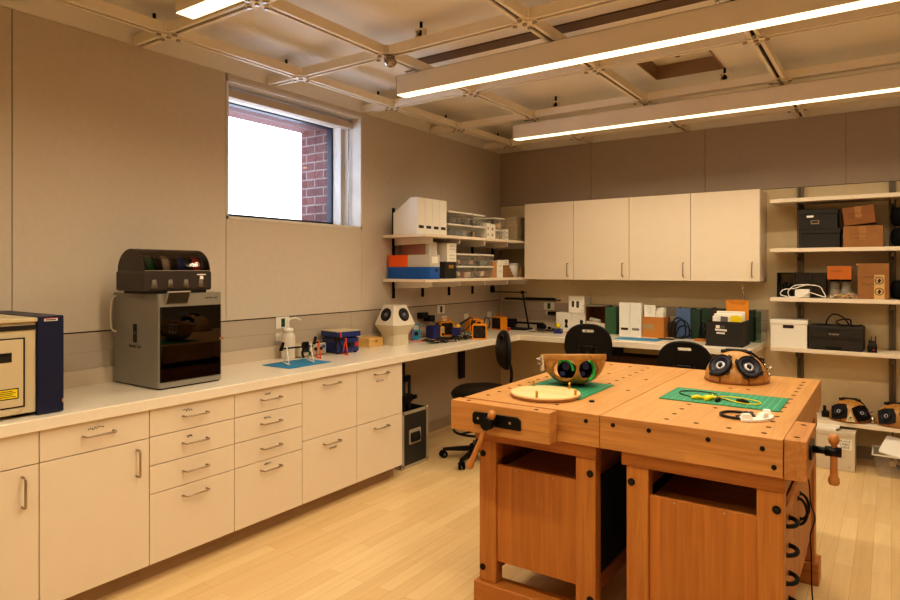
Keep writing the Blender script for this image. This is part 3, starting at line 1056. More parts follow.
# side vise on the right bench
v = thing('side_vise', 'wooden side vise with hanging handle on right workbench edge', 'vise', (-.27, 2.6, .82))
JAWY = wood('beech_side_jaw', (170, 110, 56), (200, 142, 82), 'Y', ('Z', .07, 2, .12))
wpart(MB().box((-.3065, 2.475, .814), (-.236, 2.80, .953), 0, bev=.002), 'jaw', [JAWY, HOLE], v, cutter=MB().cyl((-.272, 2.53, .90), (-.272, 2.53, .97), .0105, n=14, m=1).cyl((-.272, 2.745, .90), (-.272, 2.745, .97), .0105, n=14, m=1))
wpart(MB().prism(rrect(2.535, 2.655, .875, .93, .015), 0, .008, M=FR((-.236, 0, 0), (0, 1, 0), (0, 0, 1))), 'vise_plate', BLACKM, v)
wpart(MB().cyl((-.228, 2.6, .903), (-.165, 2.6, .903), .0125, n=20).cyl((-.192, 2.6, .903), (-.142, 2.6, .903), .0175, n=20), 'screw_head', BLACKM, v)
vise_handle(v, (-.165, 2.6, .938), (.0, .01, -1), .15)
wpart(MB().tube(smooth_path([(-.300, 2.83, .80), (-.285, 3.05, .66), (-.282, 3.10, .55), (-.262, 3.06, .50), (-.275, 3.02, .44), (-.27, 3.0, .36), (-.262, 2.95, .22), (-.23, 2.85, .12), (-.19, 2.80, .006), (-.17, 2.72, .0045)], 6), .003, 6), 'power_cord', BLACK, b2, 'black power cord hanging down')

# ------------------------------------------------------------------ things lying on the workbenches
def cut_mat(x0, x1, y0, y1, z, m, label, seed, name='cutting_mat', grid_=True, rz=0):
    cx, cy = (x0 + x1) / 2, (y0 + y1) / 2
    w, h = x1 - x0, y1 - y0
    mb = MB().prism(rrect(-w / 2, w / 2, -h / 2, h / 2, .006), 0, .003, 0)
    if grid_:
        k = 0
        n = int(w / .025)
        for i in range(1, n):
            xx = -w / 2 + w * i / n
            mb.box((xx - (.0006 if i % 2 else .0011), -h / 2 + .012, .003), (xx + (.0006 if i % 2 else .0011), h / 2 - .012, .0032), 1)
        n = int(h / .025)
        for i in range(1, n):
            yy = -h / 2 + h * i / n
            mb.box((-w / 2 + .012, yy - (.0006 if i % 2 else .0011), .003), (w / 2 - .012, yy + (.0006 if i % 2 else .0011), .0032), 1)
    return solo(mb, name, [m, mat('mat_lines', (120, 190, 160), .6)], label, 'mat', loc=(cx, cy, z), rz=rz)
cut_mat(-1.512, -1.16, 2.70, 3.15, BZ + .0005, GREENM, 'green cutting mat under the bamboo bowl and plywood disc', 1)
cut_mat(-.878, -.382, 2.945, 3.27, BZ + .0005, GREENM, 'green gridded cutting mat with yellow clip leads on right bench', 2)
# plywood disc with brass posts
t = thing('plywood_disc', 'round plywood disc with four brass posts on the left workbench', 'disc', (-1.329, 2.70, BZ + .0042))
part(MB().lathe([(0, 0), (.160, 0), (.161, .002), (.161, .0155), (.160, .017), (0, .017)], 64, sharp=True), 'disc', [PLY], t)
part(MB().lathe([(.1612, .002), (.1616, .006), (.1612, .009)], 64), 'dark_ply_edge', [PLYEDGE], t)
for (x, y) in ((-1.475, 2.83), (-1.30, 2.555), (-1.27, 2.835), (-1.19, 2.70)):
    dx, dy = x - -1.329, y - 2.70
    k = .150 / math.hypot(dx, dy)
    dx, dy = dx * k, dy * k
    part(MB().cyl((dx, dy, .0172), (dx, dy, .047), .0062, n=6), 'brass_post', BRASS, t)

# bamboo shell: a bowl with two eye holes
def shell_profile(Rr, Hh, th, n=14):
    out = [(Rr * math.cos(a), Hh * math.sin(a)) for a in [PI / 2 * i / n for i in range(n + 1)]]
    out[-1] = (0, Hh)
    inn = [((Rr - th) * math.cos(a), (Hh - th) * math.sin(a)) for a in [PI / 2 * i / n for i in range(n + 1)]]
    inn[-1] = (0, Hh - th)
    return out + list(reversed(inn)) + [out[0]]

def speaker_parts(parent, M, r=.066, square=True):
    """car speaker: black frame with tabs, dark blue cone, silver ring, dust cap; local z points out"""
    mb = MB()
    if square:
        for k in range(4):
            a = PI / 4 + k * PI / 2
            mb.box((-.012, r * .78, -.006), (.012, r * 1.18, -.001), M=M @ Matrix.Rotation(a, 4, 'Z'))
    mb.lathe([(r, -.006), (r, .004), (r * .94, .009), (r * .86, .008), (r * .82, .002)], 32, M=M)
    s = part(mb, 'speaker_frame', BLACK, parent, 'black speaker frame')
    part(MB().lathe([(r * .84, .003), (r * .74, .006), (r * .66, .001), (r * .30, -.012)], 32, M=M), 'speaker_cone', mat('dark_blue_cone', (20, 22, 48), .45), s)
    part(MB().lathe([(r * .40, -.010), (r * .36, .002), (r * .24, .002), (r * .20, -.004)], 24, M=M), 'silver_ring', mat('silver_ring', (190, 188, 196), .3, .6), s)
    part(MB().lathe([(r * .22, -.006), (r * .16, .001), (0, .004)], 16, M=M), 'dust_cap', BLACK, s)

def on_sphere(Rr, Hh, az, el, lift=.0):
    """frame on a dome (semi-axes Rr, Hh) at azimuth az and parametric elevation el, local z outward"""
    p = Vector((Rr * math.cos(el) * math.cos(az), Rr * math.cos(el) * math.sin(az), Hh * math.sin(el)))
    nrm = Vector((math.cos(el) * math.cos(az) / Rr, math.cos(el) * math.sin(az) / Rr, math.sin(el) / Hh)).normalized()
    right = Vector((-math.sin(az), math.cos(az), 0))
    up = nrm.cross(right)
    return FR(p + nrm * lift, right, up)

LATCH = mat('brown_latch', (120, 70, 26), .5)
def dome(label, loc, rz, Rr, Hh, r_sp, spread, el, nose=False, eyes=True, dark=False):
    t = thing('bamboo_dome_speaker', label, 'speaker', loc, rz, 'bamboo dome speakers')
    cut = MB()
    sp = [on_sphere(Rr, Hh, -PI / 2 + s * spread, el) for s in (-1, 1)]
    for M in sp:
        cut.cyl((0, 0, -.06), (0, 0, .06), r_sp * .9, n=24, M=M)
    me = MB().lathe(shell_profile(Rr, Hh, .012), 48)
    part(me, 'shell', BAMBOO, t, cutter=cut)
    part(MB().lathe([(0, .0), (Rr * .985, 0), (Rr * 1.01, .004), (Rr * 1.01, .012), (Rr * .985, .016), (0, .016)], 48, sharp=True), 'base_ring', PLYEDGE, t)
    for k, M in enumerate(sp):
        M2 = M @ Matrix.Translation((0, 0, -.008)) @ Matrix.Rotation(.25, 4, 'Z')
        if dark:
            poly = [(-1, -1), (.1, -1.15), (1.1, -.9), (1.15, .2), (.9, 1.05), (-.2, 1.1), (-1.1, .8)]
            sg = 1 if k == 0 else -1
            mb = MB().prism([(x * r_sp * .98 * sg, y * r_sp * .98) for x, y in poly], -.004, .010, M=M2)
            part(mb, 'speaker_mount', BLACK, t, 'black speaker mounting plate')
        speaker_parts(t, M2 @ Matrix.Translation((0, 0, .012)), r_sp * (.72 if dark else 1), not dark)
    # handle pad on the crown, side switches
    mb = MB().box((-.055, -.014, Hh - .008), (.055, .016, Hh + .008), bev=.005)
    mb.box((-.075, -.018, Hh - .014), (-.04, .02, Hh + .002), bev=.004).box((.04, -.018, Hh - .014), (.075, .02, Hh + .002), bev=.004)
    part(mb, 'crown_handle', BLACK, t, 'black handle on top')
    Ms = on_sphere(Rr, Hh, .15, .35)
    part(MB().prism(rrect(-.022, .022, -.045, .045, .006), 0, .003, M=Ms), 'side_plate', STEEL, t)
    part(MB().cyl((0, .012, .003), (0, .012, .03), .006, n=10, M=Ms).cyl((0, -.02, .003), (0, -.02, .014), .009, n=10, M=Ms), 'switch', STEEL, t)
    pts = [on_sphere(Rr, Hh, .5, e, .008).translation for e in (.25, .45, .65, .85, 1.05, 1.2)]
    part(MB().tube(pts, .007, 6), 'strap', BLACK, t, 'black strap')
    for az in (-PI / 2 - .45, -PI / 2 + .45):
        M = on_sphere(Rr, Hh, az, .16, .001)
        part(MB().box((-.003, -.022, -.002), (.003, .022, .004), M=M), 'latch', LATCH, t)
    if nose:
        M = on_sphere(Rr, Hh, -PI / 2, .34, .002)
        part(MB().prism([(-.032, -.045), (.032, -.045), (0, .035)], -.004, .006, M=M), 'nose_plate', mat('pale_nose_plate', (206, 190, 150), .5), t, 'pale triangular plate')
        part(MB().tube([(-.012, -.03, .007), (-.004, -.01, .007), (.006, -.03, .007)], .002, 5, M=M).cyl((.004, -.012, .006), (.004, -.012, .009), .005, n=8, M=M), 'marking', BLACK, t)
    return t
yawc = .6063
dome('bamboo dome speaker with two black eyes standing on the right workbench', (-.68, 3.66, BZ + .0008), .12, .157, .160, .062, .55, .60)
# upturned bowl
t = thing('bamboo_bowl', 'upturned half bamboo shell with eye holes on green cutting mat', 'bowl', (-1.330, 3.03, BZ + .0075))
t.rotation_euler = Matrix.Rotation(-.125, 4, Vector((.82, .57, 0))).to_euler()
Rr, Hh = .163, .152
prof = [(0, .0), (.03, 0.001), (.055, .006)] + [(Rr * math.sin(a) ** .8, Hh - Hh * math.cos(a)) for a in [PI / 2 * i / 12 for i in range(4, 13)]]
prof = prof + [(Rr - .013, Hh), *[((Rr - .013) * math.sin(a) ** .8, Hh - (Hh - .013) * math.cos(a)) for a in [PI / 2 * i / 12 for i in range(11, 3, -1)]], (.06, .013), (0, .013)]
cut = MB()
dirc = math.atan2(-3.045, 1.352)   # towards the room's front
eye = []
for s, wdt in ((-1, 1.0), (1, .95)):
    az = dirc + .10 + s * .47
    M = FR((Rr * .86 * math.cos(az), Rr * .86 * math.sin(az), .074), (-math.sin(az), math.cos(az), 0), (0, 0, 1))
    eye.append((az, M))
    kk = 1.12 if s < 0 else 1.0
    M2 = M @ Matrix.Rotation(-.55 * s, 4, 'Z') @ Matrix.Diagonal((1.22 * kk, .88 * kk, 1, 1))
    cut.cyl((0, 0, -.05), (0, 0, .10), .05, n=28, M=M2)
part(MB().lathe(prof, 56), 'shell', BAMBOO, t, cutter=cut)
part(MB().lathe([(Rr + .0006, Hh - .028), (Rr + .002, Hh - .026), (Rr + .002, Hh - .002), (Rr + .0006, Hh)], 56), 'rim_band', wood('bamboo_rim', (150, 104, 50), (190, 142, 78), 'X', None, .4), t)
for k, (az, M) in enumerate(eye):
    Mi = M @ Matrix.Translation((0, .0, -.055))
    s = part(MB().lathe([(.0, -.03), (.03, -.03), (.034, -.012), (.05, .0), (.052, .008), (.046, .01)], 24, M=Mi @ Matrix.Rotation(.3, 4, 'X')), 'speaker_basket', BLACKM, t, 'black speaker driver inside the bowl')
    part(MB().cyl((0, .02, .012), (0, .02, .026), .02, n=14, M=Mi).box((-.03, -.028, .01), (-.005, -.008, .024), M=Mi, bev=.002), 'speaker_magnet', mat('dark_blue_magnet', (30, 40, 92), .4), s)
mb = MB()
for k, (az, M) in enumerate(eye):
    sgn = -1 if k == 0 else 1
    pts = [(.055 * math.cos(a) * .75 , .055 * math.sin(a) * .9, -.022) for a in [(.3 + 2.6 * i / 12) - (PI * .55 if k else PI * .12) for i in range(13)]]
    mb.tube(pts, .0085 if k else .007, 8, M=M)
part(mb, 'green_ring', GREENP, t, 'bright green plastic ring inside')
az = dirc - 1.35
Ms = FR((Rr * .99 * math.cos(az), Rr * .99 * math.sin(az), Hh - .045), (-math.sin(az), math.cos(az), 0), (0, 0, 1))
part(MB().prism(rrect(-.03, .03, -.04, .04, .006), -.004, .004, M=Ms), 'side_plate', mat('pale_switch_plate', (226, 206, 176), .5), t)
mb = MB()
for dx, dy in ((-.012, .02), (.012, .02), (-.012, -.004), (.012, -.004)):
    mb.cyl((dx, dy, .004), (dx, dy, .022), .0075, n=10, M=Ms).cyl((dx, dy, .022), (dx, dy, .026), .0045, n=8, M=Ms)
part(mb, 'switch', STEEL, t)
# clip leads on the mat
z = BZ + .0045
t = thing('clip_leads', 'yellow and black clip leads lying on the gridded green mat', 'clip leads', (-.68, 3.10, z))
part(MB().tube(smooth_path([(-.02, -.06, .003), (.03, .02, .003), (.10, .03, .004), (.19, 0, .003), (.21, -.06, .003), (.15, -.09, .004), (.06, -.04, .006), (.01, .0, .003), (-.01, .06, .003)], 6), .0026, 6), 'yellow_wire', YELLOW, t, 'yellow wire')
part(MB().tube(smooth_path([(-.06, -.07, .003), (-.13, -.02, .003), (-.15, .05, .003), (-.09, .09, .003), (.0, .06, .006), (.04, -.03, .005), (.10, -.06, .003)], 6), .0026, 6), 'black_wire', BLACK, t, 'black wire')
for (x, y, a, m, nme) in ((-.045, -.085, .4, YELLOW, 'yellow clip'), (.005, -.085, 1.2, YELLOW, 'yellow clip'), (-.0, -.055, .5, YELLOW, 'yellow clip'), (.045, -.085, 1.5, BLACK, 'black clip'), (.14, -.06, -.3, BLACK, 'black clip')):
    mb = MB().loft([[(xx, yy, zz) for yy, zz in ((-w_, 0.001), (w_, .001), (w_, h_), (-w_, h_))] for xx, w_, h_ in ((-.025, .006, .012), (0, .009, .018), (.02, .006, .013), (.034, .002, .006))], M=T(x, y, 0, a))
    part(mb, 'alligator_clip', m, t, nme)
# black ring with wiring and white printed crescent
t = thing('speaker_gasket', 'black ring with dark wire bundle lying in front of the green mat', 'ring', (-.510, 2.765, BZ + .0008))
part(MB().tube([(.062 * math.cos(2 * PI * i / 32), .062 * math.sin(2 * PI * i / 32), .006) for i in range(32)], .0055, 8, closed=True), 'ring', BLACK, t)
mb = MB()
for k in range(5):
    mb.tube(smooth_path([(.0 + .01 * k, -.03 + .012 * k, .007), (.035, -.015 + .012 * k, .012), (.050, -.01 + .012 * k, .016), (.052, -.02 + .01 * k, .008)], 5), .0035, 6)
part(mb, 'wire_bundle', mat('dark_violet_wire', (44, 38, 60), .5), t)
t = thing('printed_crescent', 'white plastic crescent with raised teeth beside the black ring', 'plastic part', (-.445, 2.776, BZ + .0008), rz=-.15)
outer = arc(-.07, .01, .13, -1.15, .75, 16)
inner = list(reversed(arc(-.07, .01, .088, -1.15, .75, 16)))
part(MB().prism(outer + inner, 0, .01, bev=.001), 'crescent', WHITE, t)
for a in (-.95, -.25, .45):
    M = T(-.07, .01, 0, a)
    part(MB().loft([[(.09, -.022, .01), (.122, -.022, .01), (.122, .022, .01), (.09, .022, .01)], [(.095, -.014, .028), (.118, -.014, .028), (.118, .014, .028), (.095, .014, .028)]], M=M, smooth=False), 'tooth', WHITE, t)
solo(MB().lathe([(0, 0), (.012, 0), (.013, .004), (.010, .007), (0, .007)], 16), 'bottle_stopper', BLACKM, 'small dark round stopper beside the front corner of the left cutting mat', 'stopper', loc=(-1.10, 2.70, BZ + .0006))
# ------------------------------------------------------------------ drafting chairs
SEATM = mat('black_moulded_seat', (12, 10, 9), .5, var=.05, spec=.35)
def stool(label, loc, rz, seat=.60, back=.0, star=.42):
    """black drafting chair; faces +x in its own frame, back on -x"""
    t = thing('drafting_chair', label, 'chair', loc, rz, 'black drafting chairs')
    # five star base with castors
    mb = MB().cyl((0, 0, .075), (0, 0, .13), .032, n=18)
    for k in range(5):
        a = 2 * PI * k / 5 + star
        c, s_ = math.cos(a), math.sin(a)
        R_ = Matrix.Rotation(a, 4, 'Z')
        mb.loft([[(x, -w, z0), (x, w, z0), (x, w * .8, z1), (x, -w * .8, z1)] for x, w, z0, z1 in ((.02, .024, .075, .115), (.16, .02, .066, .098), (.30, .014, .058, .078))], M=R_, smooth=False)
    base = part(mb, 'star_base', BLACKM, t)
    for k in range(5):
        a = 2 * PI * k / 5 + star
        M = T(.29 * math.cos(a), .29 * math.sin(a), 0, a + .7)
        mb = MB().cyl((0, 0, .03), (0, 0, .066), .006, n=8, M=M)
        for s in (-1, 1):
            mb.cyl((.008, s * .008, .0285), (.008, s * .024, .0285), .0285, n=20, M=M)
        mb.box((-.012, -.0075, .03), (.02, .0075, .058), bev=.003, M=M)
        cst = part(mb, 'castor', RUBBER, t)
        part(MB().cyl((.008, -.0255, .0285), (.008, -.024, .0285), .012, n=12, M=M).cyl((.008, .024, .0285), (.008, .0255, .0285), .012, n=12, M=M), 'hub_cap', mat('grey_hub', (90, 84, 78), .5), cst)
    part(MB().cyl((0, 0, .12), (0, 0, .30), .028, n=18).cyl((0, 0, .30), (0, 0, seat - .06), .016, n=16), 'gas_column', BLACKM, t)
    # foot ring
    mb = MB().tube([(.205 * math.cos(2 * PI * i / 36), .205 * math.sin(2 * PI * i / 36), .24) for i in range(36)], .010, 8, closed=True)
    for k in range(3):
        a = 2 * PI * k / 3 + .5
        mb.tube([(.03 * math.cos(a), .03 * math.sin(a), .24), (.2 * math.cos(a), .2 * math.sin(a), .24)], .008, 6)
    mb.cyl((0, 0, .215), (0, 0, .265), .034, n=16)
    part(mb, 'foot_ring', BLACKM, t)
    # seat: saddle shaped pad with a drooping front
    rings = []
    n = 28
    for (k, zoff) in ((.72, -.035), (.97, -.03), (1.0, -.012), (.96, .002), (.7, .012), (.3, .006)):
        r = []
        for i in range(n):
            a = 2 * PI * i / n
            ca, sa = math.cos(a), math.sin(a)
            x = .225 * abs(ca) ** .82 * (1 if ca > 0 else -1) * k
            y = .225 * abs(sa) ** .82 * (1 if sa > 0 else -1) * k
            z = seat + zoff - .55 * max(0, x - .06) ** 1.5 + .18 * y * y * (1 if zoff > -.02 else .6) + .12 * max(0, -x - .05) ** 1.2
            r.append((x, y, z))
        rings.append(r)
    part(MB().loft(rings), 'seat', SEATM, t)
    part(MB().box((-.12, -.06, seat - .062), (.08, .06, seat - .034), bev=.006).tube([(0, .05, seat - .05), (.02, .2, seat - .055)], .006, 6), 'tilt_mechanism', BLACKM, t)
    # stem from under the seat to the back
    zb0 = seat + .30 + back
    part(MB().tube(smooth_path([(-.08, 0, seat - .05), (-.18, 0, seat - .055), (-.255, 0, seat - .0), (-.275, 0, seat + .10), (-.262, 0, zb0 - .09), (-.235, 0, zb0 - .01)], 6), [.013] * 31, 8).box((-.252, -.05, zb0 - .06), (-.222, .05, zb0 + .02), bev=.006), 'back_stem', BLACKM, t)
    # backrest: rounded shell with a hand slot, thicker pad below
    w2, h2 = .192, .165
    pts = []
    for i in range(40):
        a = 2 * PI * i / 40
        ca, sa = math.cos(a), math.sin(a)
        y = w2 * abs(ca) ** .80 * (1 if ca > 0 else -1)
        z = (h2 if sa > 0 else h2 * .93) * abs(sa) ** .80 * (1 if sa > 0 else -1)
        y *= 1 + .06 * (-z / h2)
        pts.append((y, z))
    def bx(y, z, off):
        q = 1 - min(1, (abs(y) / w2) ** 2.2 * .9 + (abs(z) / h2) ** 2.4 * .9)
        return -.222 + off + .35 * y * y
    rings = []
    for kk, off in ((.94, -.008), (1.0, -.003), (1.0, .010), (.93, .024), (.6, .034), (.2, .036)):
        rings.append([(bx(y * kk, z * kk, off), y * kk, zb0 + .03 + z * kk) for y, z in pts])
    cut = MB().prism(rrect(-.05, .05, -.0125, .0125, .012), -.12, .12, M=FR((-.22, 0, zb0 + .03 + .105), (0, 1, 0), (0, 0, 1)))
    b = part(MB().loft(rings), 'backrest', SEATM, t, cutter=cut)
    mb = MB()
    for y in (-.07, .07):
        for z in (-.02, .01):
            mb.cyl((-.232 + .0017, y, zb0 + z), (-.2245 + .0017, y, zb0 + z), .006, n=8)
    part(mb, 'screws', mat('dull_screws', (80, 70, 60), .4, .6), b)
    return t
yaw = .6063
stool('black drafting chair seen from the side under the left counter', (-2.75, 4.38, 0), PI + .80, .575, -.025, .841)
stool('black drafting chair with its back to us in front of the white boxes', (-2.065, 5.08, 0), PI / 2 + .22, .610, .0)
stool('black drafting chair with its back to us near the open black file box', (-1.265, 5.015, 0), PI / 2 + .10, .525, .0)
# ------------------------------------------------------------------ things on the left counter
CZ = .9145
# laser engraver
t = thing('laser_engraver', 'beige laser machine with navy side panel at left end of counter', 'laser machine', (-3.3, .95, CZ))
wpart(MB().box((-3.56, .55, .93), (-3.05, 1.236, 1.318), 0, bev=.004), 'body', LASERB, t)
wpart(MB().box((-3.585, 1.237, .918), (-3.013, 1.342, 1.34), 0, bev=.003), 'side_panel', NAVY, t, 'navy blue side panel')
wpart(MB().box((-3.575, .548, 1.3185), (-3.035, 1.2365, 1.336), 0, bev=.003).box((-3.5, .62, 1.336), (-3.15, 1.16, 1.3385), 1, bev=.001), 'lid', [LASERB, mat('lid_window', (190, 176, 150), .3)], t)
wpart(MB().box((-3.052, .60, 1.285), (-3.046, 1.232, 1.305), 0), 'dark_slot', DARKSLOT, t, 'dark slot under the lid')
fp = wpart(MB().box((-3.05, .56, .965), (-3.041, 1.185, 1.25), 0, bev=.003), 'front_door', LASERB, t)
wpart(MB().prism([(.56, .935), (1.155, .935), (1.185, .965), (1.185, .9655), (.56, .9655)], 0, .006, M=FR((-3.05, 0, 0), (0, 1, 0), (0, 0, 1))), 'lower_skirt', LASERB, t)
wpart(MB().box((-3.0415, .98, 1.155), (-3.0395, 1.14, 1.195), 0, bev=.0008).box((-3.040, .985, 1.186), (-3.036, 1.135, 1.194), 1, bev=.001), 'door_handle', [DARKSLOT, BLACK], fp)
mb = MB().box((-3.0412, 1.075, 1.0), (-3.0402, 1.165, 1.045), 0).box((-3.0402, 1.079, 1.004), (-3.0399, 1.161, 1.041), 1)
for k in range(4):
    mb.box((-3.0399, 1.085, 1.010 + k * .0075), (-3.0397, 1.155 - .012 * (k % 2), 1.0125 + k * .0075), 0)
wpart(mb, 'warning_sticker', [INK, YELLOW], fp, 'yellow warning sticker')
mb = MB()
for k in range(9):
    mb.prism([(.80 + .032 * k, .942), (.806 + .032 * k, .942), (.822 + .032 * k, .962), (.816 + .032 * k, .962)], 0, .0012, M=FR((-3.044, 0, 0), (0, 1, 0), (0, 0, 1)))
wpart(mb, 'vent_slots', DARKSLOT, t)
mb = MB().box((-3.0132, 1.262, 1.318), (-3.0124, 1.316, 1.332), 0).box((-3.0125, 1.262, 1.328), (-3.0122, 1.316, 1.332), 1).box((-3.0125, 1.267, 1.321), (-3.0122, 1.311, 1.3255), 2)
wpart(mb, 'rating_label', [PAPER, REDINK, INK], t, 'white label with red edge')
wpart(MB().box((-3.0132, 1.334, .955), (-3.0118, 1.340, .972), 0), 'small_tag', mat('tan_tag', (190, 150, 110), .5), t)
for y in (.6, 1.18, 1.30):
    wpart(MB().cyl((-3.08, y, CZ), (-3.08, y, .932), .018, n=12).cyl((-3.5, y, CZ), (-3.5, y, .932), .018, n=12), 'foot', RUBBER, t)

wpart(MB().box((-3.0495, .558, .961), (-3.0425, 1.190, 1.254)), 'door_gap', DARKSLOT, t, 'dark gap around the door')
for o_ in t.children:
    if o_.name.split('.')[0] not in ('side_panel', 'rating_label', 'small_tag', 'foot'):
        o_.location.x += .024
# 3D printer with a spool box on top
t = thing('filament_printer', 'silver 3D printer with dark glass door on the left counter', '3D printer', (-3.33, 2.04, CZ))
x0, x1, y0, y1, z0, z1 = -3.578, -3.118, 1.848, 2.228, .922, 1.415
body = rrect(x0, x1, y0, y1, .016, 5)
mb = MB().prism(body, z0, z1, 0, smooth=False)
wpart(mb, 'body', SILVER, t, cutter=MB().box((x1 - .33, y0 + .022, .958), (x1 + .05, y1 - .014, 1.343)))
mb = MB().box((x1 - .325, y0 + .024, .9585), (x1 - .03, y1 - .016, .965)).box((x1 - .328, y0 + .0225, .96), (x1 - .324, y1 - .0145, 1.34)).box((x1 - .30, y0 + .03, 1.03), (x1 - .06, y1 - .03, 1.04)).cyl((x1 - .18, y0 + .03, 1.28), (x1 - .18, y1 - .03, 1.28), .006, n=8).box((x1 - .22, 2.0, 1.22), (x1 - .14, 2.07, 1.30), bev=.004)
wpart(mb, 'print_chamber', BLACK, t, 'dark chamber with bed and print head')
d = wpart(MB().box((x1 - .004, y0 + .008, .953), (x1 + .003, y1 - .010, 1.346)), 'glass_door', DARKGL, t, 'tinted glass door')
wpart(MB().box((x1 + .003, y1 - .024, 1.148), (x1 + .013, y1 + .004, 1.160), bev=.002), 'door_handle', mat('copper_latch', (190, 140, 100), .35, .6), d)
sc = FR((x1 + .018, 1.948, 1.395), (0, 1, 0), (.42, 0, 1))
s = wpart(MB().box((-.068, -.04, -.012), (.068, .034, 0), bev=.004, M=sc), 'touch_screen', mat('screen_bezel', (150, 140, 128), .4), t)
wpart(MB().box((-.060, -.034, 0), (.060, .028, .0012), M=sc), 'screen_glass', mat('dark_screen', (44, 40, 38), .2), s)
wpart(MB().box((x0 + .01, y0 + .012, CZ), (x1 - .01, y1 - .012, .9215)), 'base_foot', RUBBER, t)
Ms = FR((-3.345, y0, 1.20), (1, 0, 0), (0, 0, 1))
mb = MB()
mb.prism([(-.018, -.002), (-.0015, .009), (-.0015, .05), (-.018, .05)], 0, .0008, M=Ms).prism([(-.018, -.05), (-.0015, -.05), (-.0015, .004), (-.018, -.007)], 0, .0008, M=Ms)
mb.prism([(.0015, .010), (.018, -.001), (.018, .05), (.0015, .05)], 0, .0008, M=Ms).prism([(.0015, -.05), (.018, -.05), (.018, -.006), (.0015, .005)], 0, .0008, M=Ms)
mb.text('Bambu Lab', .026, Ms @ Matrix.Translation((0, -.07, 0)), 0)
wpart(mb, 'logo', INK, t, 'dark maker mark')
mb = MB().text('BAMBU LAB', .013, FR((x1, y1 - .07, 1.386), (0, 1, 0), (0, 0, 1)), 0, sx=1.1)
wpart(mb, 'front_mark', INK, t)
wpart(MB().tube(smooth_path([(x0 + .05, y0 - .004, 1.40), (x0 + .05, y0 - .025, 1.38), (x0 + .05, y0 - .035, 1.30), (x0 + .05, y0 - .03, 1.22), (x0 + .05, y0 - .004, 1.20)], 6), .006, 8), 'filament_tube', mat('white_tube', (220, 208, 190), .4), t, 'white tube loop')
# spool box
t = thing('filament_spool_box', 'smoked spool box holding four filament rolls on top of 3D printer', 'spool box', (-3.25, 1.95, 1.4155))
ax0, ax1, ay0, ay1 = -3.40, -3.13, 1.772, 2.172
SMK = mat('smoked_black_plastic', (58, 50, 46), .4)
mb = MB().box((ax0, ay0, 1.43), (ax1, ay1, 1.535), bev=.008)
wpart(mb, 'tray', SMK, t, cutter=MB().box((ax0 + .012, ay0 + .012, 1.47), (ax1 - .012, ay1 - .012, 1.60)))
wpart(MB().box((ax0 + .03, ay0 + .03, 1.4155), (ax1 - .01, ay1 - .03, 1.4295)), 'plinth', BLACK, t)
cx, rr = (ax0 + ax1) / 2, (ax1 - ax0) / 2 - .006
def archp(r, h):
    return [(r * math.cos(a), h * math.sin(a)) for a in [PI * i / 16 for i in range(17)]]
hh = .116
po, pi_ = archp(rr, hh), archp(rr - .003, hh - .003)
Ml = FR((cx, ay0 + .012, 1.5355), (1, 0, 0), (0, 0, 1))
mb = MB()
for i in range(16):
    pass
outer, inner = po, list(reversed(pi_))
mb.prism(outer + inner, -(ay1 - ay0 - .024), 0, M=Ml, smooth=False)
wpart(mb, 'lid', SMOKE, t, 'smoked clear arched lid')
wpart(MB().prism(po, .0003, .004, M=Ml), 'lid_end', SMK, t)
wpart(MB().prism(po, -(ay1 - ay0 - .020), -(ay1 - ay0 - .0243), M=Ml), 'lid_end', SMK, t)
wpart(MB().box((cx + rr - .004, ay0 + .012, 1.5345), (cx + rr + .003, ay1 - .012, 1.5385)), 'lid_rim', mat('rim_grey', (150, 140, 130), .3), t)
for i, (c, lb) in enumerate((((24, 110, 60), 'green filament roll'), ((206, 196, 176), 'white filament roll'), ((30, 70, 150), 'blue filament roll'), ((214, 76, 36), 'orange red filament roll'))):
    yy = ay0 + .072 + i * .09
    mb = MB().cyl((cx + .01, yy - .026, 1.553), (cx + .01, yy + .026, 1.553), .062, n=28, m=0)
    mb.cyl((cx + .01, yy - .03, 1.553), (cx + .01, yy - .027, 1.553), .078, n=28, m=1).cyl((cx + .01, yy + .027, 1.553), (cx + .01, yy + .03, 1.553), .078, n=28, m=1)
    o = solo(mb, 'filament_roll', [mat('filament_%d' % i, c, .45), mat('spool_flange_%d' % i, (90, 80, 74), .45)], lb + ' inside the smoked spool box', 'filament roll', 'filament rolls in the spool box')
for i in range(4):
    yy = ay0 + .06 + i * .09
    wpart(MB().lathe([(0, 0), (.026, 0), (.021, .045), (0, .045)], 14, M=T(ax1 - .018, yy, 1.445)), 'feeder', mat('feeder_grey', (110, 100, 92), .4), t)
Mf = FR((ax1 + .0004, ay1 - .06, 1.512), (0, 1, 0), (0, 0, 1))
wpart(MB().box((-.035, 0, 0), (.02, .006, .0006), M=Mf).prism([(-.018, -.025), (.006, -.022), (.002, -.004), (-.016, -.004)], 0, .0006, M=Mf), 'front_sticker', PAPER, t)

